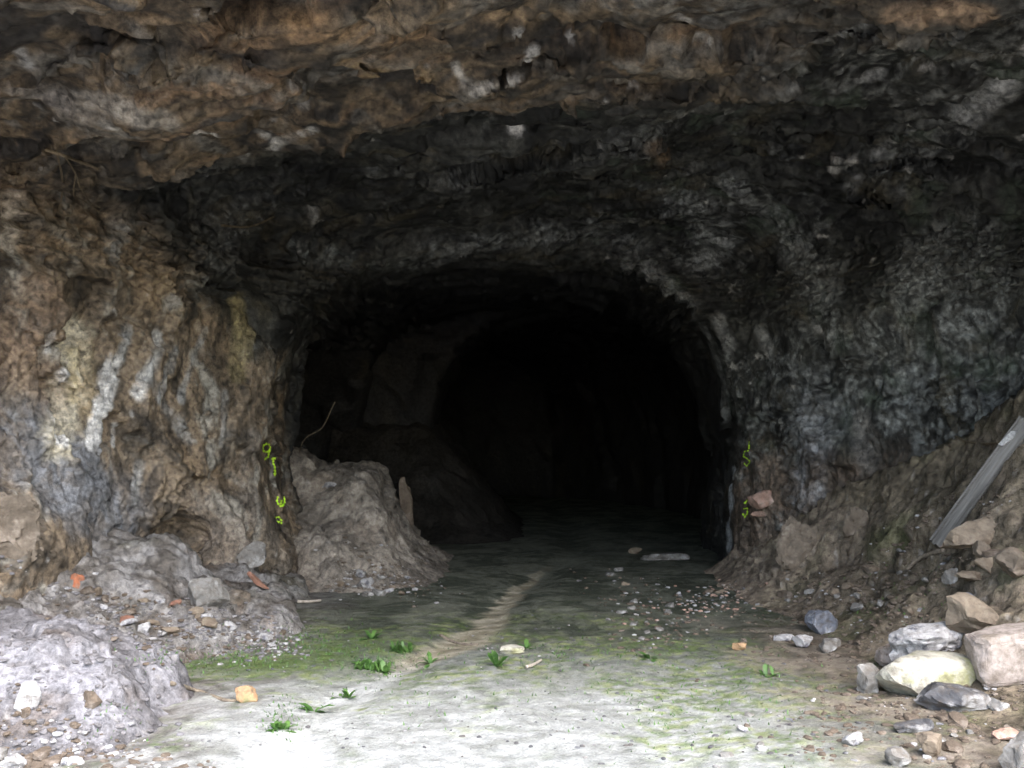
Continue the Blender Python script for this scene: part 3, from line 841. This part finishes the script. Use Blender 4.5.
# ---- left heap and rubble
px_stone('stone', 'upright white stone sunk in the front of the pale left heap', 'white', (21, 683, 43, 714), .7, 181, (0, .1, .2), 1.0, lo=.6, trees=T_ALL)
px_stone('stone', 'dark red brown stone right below the upright white stone', 'brown', (24, 702, 38, 716), .8, 191)
px_stone('stone', 'brownish lump on the front of the pale left heap', 'brown', (86, 690, 104, 706), .8, 193)
px_stone('stone', 'bright white stone at the bottom left corner of the photo', 'white', (5, 753, 31, 770), .8, 197, (0, 0, .3))
px_stone('brick_fragment', 'bright orange brick fragment on the rubble above the left heap', 'orange', (73, 574, 86, 588), .6, 199, (0, .2, .3), 1.0, cat='brick')
px_stone('brick_fragment', 'small reddish brick fragment right behind the heap beside a white pebble', 'dull brick', (123, 614, 136, 623), .7, 211, (0, 0, .3), 1.0, cat='brick')
px_stone('brick_fragment', 'long dull red brick fragment lying on the slope under the left jamb', 'dull brick', (246, 572, 272, 590), .25, 223, (0, .65, .2), .35, cat='brick')
px_stone('brick_fragment', 'tiny red brick fragment in the middle of the rubble slope', 'dull brick', (172, 598, 183, 606), .7, 225, (0, 0, .3), 1.0, cat='brick')
px_stone('stone', 'white pebble right of the small reddish brick fragment', 'white', (141, 621, 153, 633), .8, 227)
px_stone('stone_block', 'light triangular block on the rubble slope below the little hollow', 'grey', (188, 579, 229, 612), .6, 229, (0, .2, .2), 1.0, cuts=12, lo=.42)
px_stone('stone_block', 'pale grey boulder against the left jamb above the red brick', 'grey', (238, 541, 266, 570), .7, 233, (0, .1, .2), 1.0)
px_stone('stone_block', 'tall pale tan block at the left edge above the heap', 'soil', (-46, 486, 34, 556), .5, 239, (.15, -.1, .3), 1.0, cuts=12, lo=.6, hi=1.05, rough=.26, boxy=.55, sub=4, sink=.3)
px_stone('stone', 'whitish fragment on top of the tan heap behind the left jamb', 'white', (321, 482, 337, 489), .7, 241)
px_stone('rock_sliver', 'upright pale rock sliver behind the tan heap in the dark', 'brown', (400, 468, 413, 524), .7, 251, (0, -.06, .1), 1.0, cuts=12, lo=.55, rough=.3, boxy=.4, sink=.3)

# ---- loose stones that look alike, one object each
ORD = ['leftmost', 'second', 'third', 'fourth', 'fifth', 'sixth', 'seventh', 'eighth', 'ninth', 'tenth', 'eleventh', 'twelfth', 'thirteenth', 'fourteenth', 'fifteenth', 'sixteenth']
def scatter(n, seed, region, mats, size, kind, where, group, cat='stone', name='loose_stone'):
    """look-alike stones: each named by its colour and its rank from the left among its like"""
    r = random.Random(seed); k = 0; tries = 0; got = []
    while k < n and tries < n * 20:
        tries += 1
        px, py = region(r)
        h = hit(px + r.uniform(-14, 14), py + r.uniform(-6, 6))
        if not h or h[1].z < .25: continue
        s_ = size[0] + (size[1] - size[0]) * r.random() ** 1.6
        got.append((h[0].x / h[0].y, r.choice(mats), h[0], s_, (s_ * r.uniform(.8, 1.5), s_ * r.uniform(.7, 1.2), s_ * r.uniform(.45, .8)),
                    (r.uniform(-.3, .3), r.uniform(-.3, .3), r.uniform(0, 6.28)), seed * 100 + k))
        k += 1
    rank = {}
    for u, mt, loc, s_, dims, rot, sd_ in sorted(got, key=lambda g: g[0]):
        i = rank.get(mt, 0); rank[mt] = i + 1
        lab = f"{ORD[i]} small {mt} {kind} {where}" if i == 0 else f"{ORD[min(i, 15)]} small {mt} {kind} from the left {where}"
        stone(name, lab, mt, loc, dims, rot, sd_, 2, 8, .5, .95, .12, cat, group, .42)

def tri(*c):
    def f(r):
        a, b = r.random(), r.random()
        if a + b > 1: a, b = 1 - a, 1 - b
        (x0, y0), (x1, y1), (x2, y2) = c
        return x0 + a * (x1 - x0) + b * (x2 - x0), y0 + a * (y1 - y0) + b * (y2 - y0)
    return f
scatter(20, 3, tri((350, 560), (445, 588), (340, 592)), ['grey', 'tan', 'white'], (.05, .15), 'stone', 'at the foot of the tan heap', 'stones at the foot of the tan heap')
scatter(12, 5, tri((850, 700), (1024, 690), (960, 768)), ['brown', 'tan', 'brown', 'grey'], (.045, .12), 'stone', 'on the soil before the right pile', 'stones on the soil before the pile')
scatter(24, 7, tri((760, 600), (1024, 500), (900, 640)), ['brown', 'tan', 'grey'], (.05, .17), 'stone', 'lying on the right soil bank', 'stones on the right bank')
scatter(20, 9, tri((600, 570), (730, 590), (640, 640)), ['grey', 'brown', 'white', 'tan'], (.045, .13), 'stone', 'on the dim floor before the right jamb', 'stones on the floor by the right jamb')
scatter(26, 11, tri((40, 570), (300, 630), (170, 645)), ['grey', 'brown', 'white', 'tan'], (.045, .12), 'stone', 'on the left rubble slope', 'stones on the left rubble slope')
scatter(12, 13, tri((0, 735), (0, 768), (180, 768)), ['grey', 'white', 'brown'], (.045, .11), 'stone', 'before the pale left heap', 'stones before the left heap')
scatter(10, 15, tri((560, 640), (860, 700), (700, 768)), ['grey', 'white', 'brown'], (.03, .06), 'pebble', 'on the pale greenish floor', 'pebbles on the pale floor')

# ---- chips and grit nobody could count
def grit(name, label, spots, mat, size, seed):
    """spots: list of (region, n)"""
    rs = np.random.RandomState(seed); r = random.Random(seed)
    protos = [stone_verts(900 + k, 1, 5, .5, .9, .05) for k in range(8)]
    Vs, Fs, off = [], [], 0
    for reg, n in spots:
        for _ in range(n):
            px, py = reg(r); h = hit(px + r.gauss(0, 16), py + r.gauss(0, 7))
            if not h or h[1].z < .2 or h[0].y > 14: continue
            V, Fq = protos[r.randrange(8)]
            s_ = size[0] + (size[1] - size[0]) * r.random() ** 2.2
            a = r.uniform(0, 6.28); ca, sa = math.cos(a), math.sin(a)
            v = V * np.array((s_ * r.uniform(.8, 1.6), s_, s_ * .6))
            v = np.stack([v[:, 0] * ca - v[:, 1] * sa, v[:, 0] * sa + v[:, 1] * ca, v[:, 2]], -1) + np.array(h[0]) + np.array((0, 0, s_ * .04))
            Vs.append(v); Fs.append(Fq + off); off += len(v)
    return tag(mesh_np(name, np.concatenate(Vs), np.concatenate(Fs), None, False, SM[mat]), label, 'gravel', kind='stuff')
LEFT = tri((0, 560), (310, 645), (170, 660)); BANK = tri((740, 600), (1024, 470), (880, 660)); FRONT = tri((850, 690), (1030, 680), (950, 775))
grit('pale_chips', 'pale stone chips strewn on rubble, bank and floor edge', [(LEFT, 110), (tri((215, 620), (300, 640), (255, 655)), 130), (BANK, 90), (FRONT, 40), (tri((690, 610), (728, 583), (720, 606)), 50), (tri((340, 545), (445, 590), (350, 592)), 120), (tri((0, 700), (0, 768), (230, 768)), 110), (tri((600, 570), (735, 600), (650, 645)), 90)], 'white', (.010, .042), 21)
grit('brown_grit', 'brown earth crumbs and grit on the banks and floor edge', [(LEFT, 220), (BANK, 700), (FRONT, 260), (tri((330, 545), (450, 590), (350, 592)), 200), (tri((0, 690), (0, 768), (230, 768)), 160), (tri((580, 570), (740, 600), (650, 655)), 260), (tri((740, 600), (870, 660), (760, 650)), 200), (tri((820, 660), (880, 700), (800, 768)), 160)], 'brown', (.010, .05), 22)
SM['heap'] = stone_mat('heap_crumbs', (.13, .122, .122), (.25, .24, .25), None, 12, dirt=.3)
grit('earth_crumbs', 'lavender grey earth crumbs on and around the left heaps', [(tri((0, 620), (0, 768), (190, 740)), 260), (tri((0, 620), (140, 640), (180, 720)), 60), (LEFT, 380), (tri((160, 600), (310, 620), (240, 660)), 250)], 'heap', (.010, .042), 25)
grit('rosy_chips', 'rosy rock chips in a patch below the right jamb', [(tri((690, 610), (730, 583), (722, 604)), 60), (tri((640, 600), (700, 610), (650, 640)), 12)], 'rose', (.012, .045), 23)
grit('grey_grit', 'dark grey grit scattered over the floor', [(tri((150, 740), (860, 650), (860, 768)), 160), (tri((200, 660), (700, 600), (800, 680)), 160)], 'dark', (.008, .03), 24)

# ---------------------------------------------------------------- sticks, roots and the plank
def wood_mat(name, c1, c2, sc3=(3, 3, 40)):
    m = bpy.data.materials.new(name)
    t, b, N, L = nodes(m)
    tc = N('ShaderNodeTexCoord'); mp = N('ShaderNodeMapping'); mp.inputs['Scale'].default_value = sc3
    L(tc.outputs['Object'], mp.inputs['Vector'])
    n1 = N('ShaderNodeTexNoise'); n1.inputs['Scale'].default_value = 1.6; n1.inputs['Detail'].default_value = 7; n1.inputs['Roughness'].default_value = .7
    L(mp.outputs['Vector'], n1.inputs['Vector'])
    r = N('ShaderNodeValToRGB'); r.color_ramp.elements[0].position = .35; r.color_ramp.elements[1].position = .65
    r.color_ramp.elements[0].color = (*c1, 1); r.color_ramp.elements[1].color = (*c2, 1)
    L(n1.outputs['Fac'], r.inputs['Fac']); L(r.outputs['Color'], b.inputs['Base Color'])
    b.inputs['Roughness'].default_value = .85; b.inputs['Specular IOR Level'].default_value = .2
    bp = N('ShaderNodeBump'); bp.inputs['Strength'].default_value = .4; bp.inputs['Distance'].default_value = .004
    L(n1.outputs['Fac'], bp.inputs['Height']); L(bp.outputs['Normal'], b.inputs['Normal'])
    return m
M_PLANK = wood_mat('weathered_wood', (.12, .112, .10), (.30, .285, .265), (16, 1.0, 16))
M_STICK = wood_mat('dry_stick', (.13, .105, .08), (.30, .25, .19), (20, 20, 20))
M_ROOT = wood_mat('dry_root', (.085, .065, .042), (.20, .16, .105), (20, 20, 20))
M_PALE = wood_mat('pale_stick', (.30, .26, .21), (.50, .45, .38), (20, 20, 20))
M_WHITE = stone_mat('white_splash', (.55, .54, .52), (.75, .74, .72), None, 40)

def tube(name, label, pts, r0, r1, mat, cat, seed=0, sides=7, wob=.12, parent=None):
    pts = [Vector(p) for p in pts]
    # resample as a smooth chain
    out = []
    n = len(pts)
    for i in range(n - 1):
        p0, p1, p2, p3 = pts[max(i - 1, 0)], pts[i], pts[i + 1], pts[min(i + 2, n - 1)]
        for k in range(6):
            t = k / 6
            out.append(.5 * ((2 * p1) + (p2 - p0) * t + (2 * p0 - 5 * p1 + 4 * p2 - p3) * t * t + (3 * p1 - p0 - 3 * p2 + p3) * t ** 3))
    out.append(pts[-1])
    rr = random.Random(seed)
    V, Fq = [], []
    m = len(out)
    for i, p in enumerate(out):
        d = (out[min(i + 1, m - 1)] - out[max(i - 1, 0)]).normalized()
        u = d.cross(Vector((.13, .31, .94))).normalized(); v = d.cross(u)
        rad = (r0 + (r1 - r0) * i / (m - 1)) * (1 + rr.uniform(-wob, wob))
        for k in range(sides):
            a = 2 * math.pi * k / sides
            V.append(p + (u * math.cos(a) + v * math.sin(a)) * rad)
        if i:
            b = (i - 1) * sides
            for k in range(sides):
                Fq.append((b + k, b + (k + 1) % sides, b + sides + (k + 1) % sides, b + sides + k))
    V += [out[0], out[-1]]
    c0, c1 = len(V) - 2, len(V) - 1
    for k in range(sides):
        Fq.append((c0, (k + 1) % sides, k, k)); Fq.append((c1, c1 - 1 - sides + k - 0, c1 - 1 - sides + (k + 1) % sides, c1 - 1 - sides + (k + 1) % sides))
    me = bpy.data.meshes.new(name)
    me.from_pydata([tuple(v) for v in V], [], [tuple(dict.fromkeys(f)) for f in Fq])
    for p in me.polygons: p.use_smooth = True
    me.materials.append(mat)
    o = link(bpy.data.objects.new(name, me), parent)
    if not parent: tag(o, label, cat)
    return o

def on(pts, lift=.02, trees=None):
    r = []
    for px, py in pts:
        h = hit(px, py, trees)
        r.append(h[0] + h[1] * lift)
    return r

tube('stick', 'dark curved stick lying across the end of the tan track', on([(441, 634), (452, 640), (466, 643), (478, 643)], .008), .014, .008, M_STICK, 'stick', 1)
tube('stick', 'short pale stick on the floor right of the whitish flat stone', on([(526, 667), (533, 665), (541, 660)]), .012, .009, M_PALE, 'stick', 2)
tube('stick', 'long dark stick on the mossy floor behind the orange tan stone', on([(174, 680), (200, 688), (226, 697), (240, 698)], .006), .014, .009, M_STICK, 'stick', 3)
tube('root', 'pale curved root poking from the bank at the plank foot', on([(905, 570), (913, 560), (926, 554), (942, 550)], .012), .014, .022, M_STICK, 'root', 4)
tube('root', 'thin pale root on the bank left of the plank top', on([(955, 438), (968, 442), (984, 444), (1000, 443)], .02), .010, .012, M_ROOT, 'root', 5)
tube('stick', 'small pale stick on the floor below the left jamb', on([(299, 602), (310, 602), (322, 601)]), .016, .012, M_PALE, 'stick', 6)
a0 = hit(318, 470)[0]
tube('branch', 'thin forked branch with reddish tip standing in the dark behind the left jamb', [a0 + Vector((-.28, .1, -.12)), P(303, 442, a0.y + .25), P(322, 428, a0.y + .3), P(332, 408, a0.y + .3), P(335, 402, a0.y + .3)], .005, .008, M_ROOT, 'branch', 8)
for k, (lab, pts, r) in enumerate((
    ('dry root hanging in a long loop from the left roof edge', [(57, 142), (60, 170), (57, 195), (61, 214), (67, 212), (66, 200)], .007),
    ('dry root hanging slanted inside the loop of roots at upper left', [(60, 146), (72, 165), (76, 182), (88, 196), (98, 200)], .006),
    ('thick dry root running along the left roof edge above the hanging loop', [(38, 150), (60, 146), (78, 158), (98, 162)], .012),
    ('short fine root dangling right of the root loop', [(70, 172), (69, 186), (76, 200), (94, 214)], .005),
    ('straight thin stick stuck in the dark rock right of the hanging roots', [(220, 226), (245, 221), (271, 214)], .010))):
    tube('hanging_root' if k < 4 else 'stick', lab, on(pts, .05, [T_ROCK]), r, r * .8, M_ROOT, 'root' if k < 4 else 'stick', 20 + k)

# plank: a weathered board with a shallow groove down its face
lo_h, hi_h = hit(937, 545), hit(1016, 438)
A0 = lo_h[0] + lo_h[1] * .03; B0 = hi_h[0] + hi_h[1] * .03
PW = 15 * lo_h[2] / F_PX / .156
ax = (B0 - A0).normalized(); Lp = (B0 - A0).length + .14
out_n = (lo_h[1] + hi_h[1] + Vector((-.3, -1.0, .3))).normalized(); sd = ax.cross(out_n).normalized(); out_n = sd.cross(ax).normalized()
prof = [(-.078, -.03), (-.078, .020), (-.072, .026), (-.052, .026), (-.046, .012), (-.010, .011), (-.003, .024), (.070, .026), (.078, .018), (.078, -.03)]
V, Fq = [], []
ns = 14; rr = random.Random(5)
for i in range(ns + 1):
    t = i / ns * Lp
    for (a, b) in prof:
        V.append((a * PW + rr.uniform(-.002, .002), t + (rr.uniform(-.012, .012) if i in (0, ns) else 0), b + rr.uniform(-.0015, .0015) + .010 * math.sin(t * 2.2)))
    if i:
        m = len(prof); q = (i - 1) * m
        for k in range(m): Fq.append((q + k, q + (k + 1) % m, q + m + (k + 1) % m, q + m + k))
Fq.append(tuple(range(len(prof)))[::-1]); Fq.append(tuple(ns * len(prof) + k for k in range(len(prof))))
plank = bpy.data.objects.new('wooden_plank', None); link(plank)
plank.empty_display_size = .1
plank.matrix_world = Matrix.Translation(A0) @ Matrix((sd, ax, out_n)).transposed().to_4x4()
me = bpy.data.meshes.new('board'); me.from_pydata(V, [], Fq); me.materials.append(M_PLANK); me.set_sharp_from_angle(angle=.6)
link(bpy.data.objects.new('board', me), plank)
pv = [(-.074, Lp - .27, .0305), (-.03, Lp - .26, .0295), (.005, Lp - .17, .031), (-.01, Lp - .11, .031), (-.05, Lp - .13, .031), (-.06, Lp - .20, .031)]
pv = [(x * PW, y, z + .010 * math.sin(y * 2.2)) for x, y, z in pv]
pv += [(x, y, z - .02) for x, y, z in pv]
me = bpy.data.meshes.new('paint_patch'); me.from_pydata(pv, [], [tuple(range(6))] + [(k, k + 6, (k + 1) % 6 + 6, (k + 1) % 6) for k in range(6)]); me.materials.append(M_WHITE)
pp = link(bpy.data.objects.new('paint_patch', me), plank); pp['label'] = 'white splash near the top of the plank'
tag(plank, 'weathered grey grooved plank lying diagonally on the right soil bank', 'plank')

# ---------------------------------------------------------------- green paint marks on both jambs
m = bpy.data.materials.new('green_paint'); t, b, N, L = nodes(m)
tc = N('ShaderNodeTexCoord'); n1 = N('ShaderNodeTexNoise'); n1.inputs['Scale'].default_value = 60; n1.inputs['Detail'].default_value = 4
L(tc.outputs['Object'], n1.inputs['Vector'])
r = N('ShaderNodeValToRGB'); r.color_ramp.elements[0].position = .3; r.color_ramp.elements[1].position = .6
r.color_ramp.elements[0].color = (.40, .66, .02, 1); r.color_ramp.elements[1].color = (.66, .96, .06, 1)
L(n1.outputs['Fac'], r.inputs['Fac']); L(r.outputs['Color'], b.inputs['Base Color']); b.inputs['Roughness'].default_value = .7
n2 = N('ShaderNodeTexNoise'); n2.inputs['Scale'].default_value = 38; n2.inputs['Detail'].default_value = 5; n2.inputs['Roughness'].default_value = .7
L(tc.outputs['Object'], n2.inputs['Vector'])
k_ = N('ShaderNodeMapRange'); k_.inputs['From Min'].default_value = .36; k_.inputs['From Max'].default_value = .46; L(n2.outputs['Fac'], k_.inputs['Value'])
tp = N('ShaderNodeBsdfTransparent'); mx_ = N('ShaderNodeMixShader'); L(k_.outputs['Result'], mx_.inputs['Fac']); L(tp.outputs[0], mx_.inputs[1]); L(b.outputs[0], mx_.inputs[2])
L(mx_.outputs[0], t.nodes['Material Output'].inputs['Surface'])
M_PAINT = m

def paint(label, strokes, ox, oy, k, wpx):
    V, Fq = [], []
    for st in strokes:
        pts = [(ox + x / k, oy + y / k) for x, y in st]
        fine = []
        for (xa, ya), (xb, yb) in zip(pts[:-1], pts[1:]):
            n = max(2, int(math.hypot(xb - xa, yb - ya) / .8))
            fine += [(xa + (xb - xa) * j / n, ya + (yb - ya) * j / n) for j in range(n)]
        fine.append(pts[-1])
        ys_ = sorted(h[0].y for h in (hit(x, y, [T_ROCK]) for x, y in fine) if h); ymed = ys_[len(ys_) // 2]
        base = len(V)
        for j, (x, y) in enumerate(fine):
            x0, y0 = fine[max(j - 1, 0)]; x1, y1 = fine[min(j + 1, len(fine) - 1)]
            l = math.hypot(x1 - x0, y1 - y0) or 1
            nx_, ny_ = -(y1 - y0) / l, (x1 - x0) / l
            for s_ in (-1, 0, 1):
                wq = wpx * .5 * s_ * (.8 + .4 * math.sin(j * 1.7))
                h = hit(x + nx_ * wq, y + ny_ * wq, [T_ROCK])
                p_ = h[0] if h and abs(h[0].y - ymed) < .35 else P(x + nx_ * wq, y + ny_ * wq, ymed)
                nn_ = h[1] if h else Vector((0, -1, 0))
                V.append(p_ + nn_ * .006 + Vector((0, -.012, 0)))
            if j:
                q = base + (j - 1) * 3
                Fq += [(q, q + 1, q + 4, q + 3), (q + 1, q + 2, q + 5, q + 4)]
    me = bpy.data.meshes.new('paint_mark'); me.from_pydata([tuple(v) for v in V], [], Fq); me.materials.append(M_PAINT)
    return tag(link(bpy.data.objects.new('paint_mark', me)), label, 'graffiti')
K = 4.267
paint('bright green looping paint mark, topmost on the left jamb', [[(130, 108), (115, 100), (99, 110), (98, 130), (112, 138), (128, 128), (132, 112)], [(126, 130), (122, 158), (106, 166), (94, 158)]], 240, 420, K, 2.3)
paint('bright green upright paint stroke with bar below the looping mark', [[(136, 166), (157, 163)], [(146, 158), (144, 180), (152, 205), (152, 238)]], 240, 420, K, 2.3)
paint('small green curled paint mark low on the left jamb', [[(166, 325), (162, 345), (170, 362), (184, 368), (193, 350), (192, 325)], [(180, 340), (178, 358)]], 240, 420, K, 2.3)
paint('small green hooked paint mark, lowest on the left jamb', [[(154, 414), (170, 412), (182, 426), (180, 440), (164, 428)]], 240, 420, K, 2.0)
paint('dull green squiggle of paint, upper mark on the right jamb', [[(207, 92), (207, 124)], [(206, 130), (186, 136), (183, 155), (200, 164), (212, 178), (197, 196), (185, 182)]], 700, 420, K, 1.5)
paint('bright green slanted paint stroke left of the rosy rock', [[(184, 356), (198, 342), (221, 331)]], 700, 420, K, 2.2)
paint('bright green round paint mark just below the slanted stroke', [[(180, 380), (195, 374), (199, 396), (186, 412), (177, 396)]], 700, 420, K, 2.0)

# ---------------------------------------------------------------- weeds
m = bpy.data.materials.new('weed_leaf'); t, b, N, L = nodes(m)
tc = N('ShaderNodeTexCoord'); n1 = N('ShaderNodeTexNoise'); n1.inputs['Scale'].default_value = 18
L(tc.outputs['Object'], n1.inputs['Vector'])
r = N('ShaderNodeValToRGB'); r.color_ramp.elements[0].position = .35; r.color_ramp.elements[1].position = .65
r.color_ramp.elements[0].color = (.05, .12, .028, 1); r.color_ramp.elements[1].color = (.13, .25, .06, 1)
L(n1.outputs['Fac'], r.inputs['Fac']); L(r.outputs['Color'], b.inputs['Base Color']); b.inputs['Roughness'].default_value = .5
tr_ = N('ShaderNodeBsdfTranslucent'); L(r.outputs['Color'], tr_.inputs['Color'])
ms = N('ShaderNodeMixShader'); ms.inputs['Fac'].default_value = .25
L(b.outputs[0], ms.inputs[1]); L(tr_.outputs[0], ms.inputs[2]); L(ms.outputs[0], t.nodes['Material Output'].inputs['Surface'])
M_LEAF = m

def weed(label, px, py, wpx, nleaf, seed, up=.6, big=.95):
    h = hit(px, py); r = random.Random(seed)
    span = wpx * h[2] / F_PX
    V, Fq = [], []
    heads = max(1, nleaf // 7)
    for j in range(nleaf):
        hx = (r.random() - .5) * span * .75 if heads > 1 else 0
        hy = (r.random() - .5) * span * .5 if heads > 1 else 0
        a = r.uniform(0, 6.28); ln = big * r.uniform(.045, .105) * (1 + .5 * (heads == 1)); wd = ln * r.uniform(.10, .2)
        el = r.uniform(.2, 1.4) * up
        d = Vector((math.cos(a), math.sin(a), 0)); s_ = Vector((-d.y, d.x, 0))
        base = Vector((hx, hy, drop(h[0].x + hx, h[0].y + hy) - h[0].z - .005))
        q = len(V)
        for i, (f, wk) in enumerate(((0, .25), (.3, .85), (.65, 1), (1, .06))):
            c_ = base + d * (ln * f * math.cos(el)) + Vector((0, 0, ln * (math.sin(el) * f * 1.5 - .5 * f * f)))
            V += [c_ - s_ * wd * wk, c_ + Vector((0, 0, -.15 * wd * wk)), c_ + s_ * wd * wk]
            if i:
                o = q + (i - 1) * 3
                Fq += [(o, o + 1, o + 4, o + 3), (o + 1, o + 2, o + 5, o + 4)]
    me = bpy.data.meshes.new('weed'); me.from_pydata([tuple(v) for v in V], [], Fq); me.materials.append(M_LEAF)
    for p in me.polygons: p.use_smooth = True
    o = link(bpy.data.objects.new('weed', me)); o.location = h[0]
    return tag(o, label, 'plant')
weed('broad low green weed patch, widest of the floor weeds, left of the track', 373, 667, 42, 130, 1, .9, 1.0)
weed('upright leafy green weed just left of the dark curved stick', 404, 648, 24, 46, 2, .95)
weed('small flat green weed left of and below the widest weed patch', 348, 694, 17, 24, 3)
weed('little green weed alone on the floor before the right bank', 766, 672, 16, 18, 4, .9)
weed('green weed on the pale floor, lowest of the weeds, near bottom left', 284, 725, 16, 26, 5)
weed('tiny green tuft right of the track, below the whitish flat stone', 497, 664, 10, 12, 6, 1.0)
weed('tiny green tuft touching the right end of the whitish flat stone', 526, 646, 10, 12, 7)
weed('tiny green tuft at the back, upper left of the leafy weed', 373, 637, 12, 12, 8)
weed('tiny green tuft between the leafy weed and the tan track stones', 431, 661, 8, 9, 9)
weed('tiny green tuft on the dim floor before the litter stones at right', 648, 656, 12, 11, 10)
weed('small dark green tuft on the pale floor right of the lowest weed', 317, 708, 8, 9, 11)

def fuzz(name, label, spots, ln, mat, seed):
    """short growth over a patch: many tiny blades in one object"""
    r = random.Random(seed); V, Fq = [], []
    for (cx, cy, sx, sy), n in spots:
        for _ in range(n):
            h = hit(cx + r.gauss(0, sx), cy + r.gauss(0, sy))
            if not h or h[1].z < .5: continue
            a = r.uniform(0, 6.28); l = r.uniform(*ln); d = Vector((math.cos(a), math.sin(a), 0)); sd_ = Vector((-d.y, d.x, 0)) * l * .16
            t_ = h[0] + d * l * r.uniform(.2, .9) + Vector((0, 0, l * r.uniform(.3, .9)))
            q = len(V); V += [h[0] - sd_, h[0] + sd_, t_]; Fq.append((q, q + 1, q + 2))
    me = bpy.data.meshes.new(name); me.from_pydata([tuple(v) for v in V], [], Fq); me.materials.append(mat)
    return tag(link(bpy.data.objects.new(name, me)), label, 'grass', kind='stuff')
fuzz('short_grass', 'short sparse green growth on the damp floor', [((225, 655, 40, 8), 700), ((300, 640, 30, 10), 600), ((380, 655, 30, 12), 500), ((285, 715, 12, 10), 160), ((440, 690, 60, 20), 160),
     ((560, 650, 60, 10), 350), ((720, 700, 60, 25), 350), ((640, 690, 50, 20), 200), ((900, 600, 40, 25), 200), ((120, 715, 25, 12), 80)], (.012, .034), M_LEAF, 4)
print('TIME all', time.time() - _T0, len(bpy.data.objects))
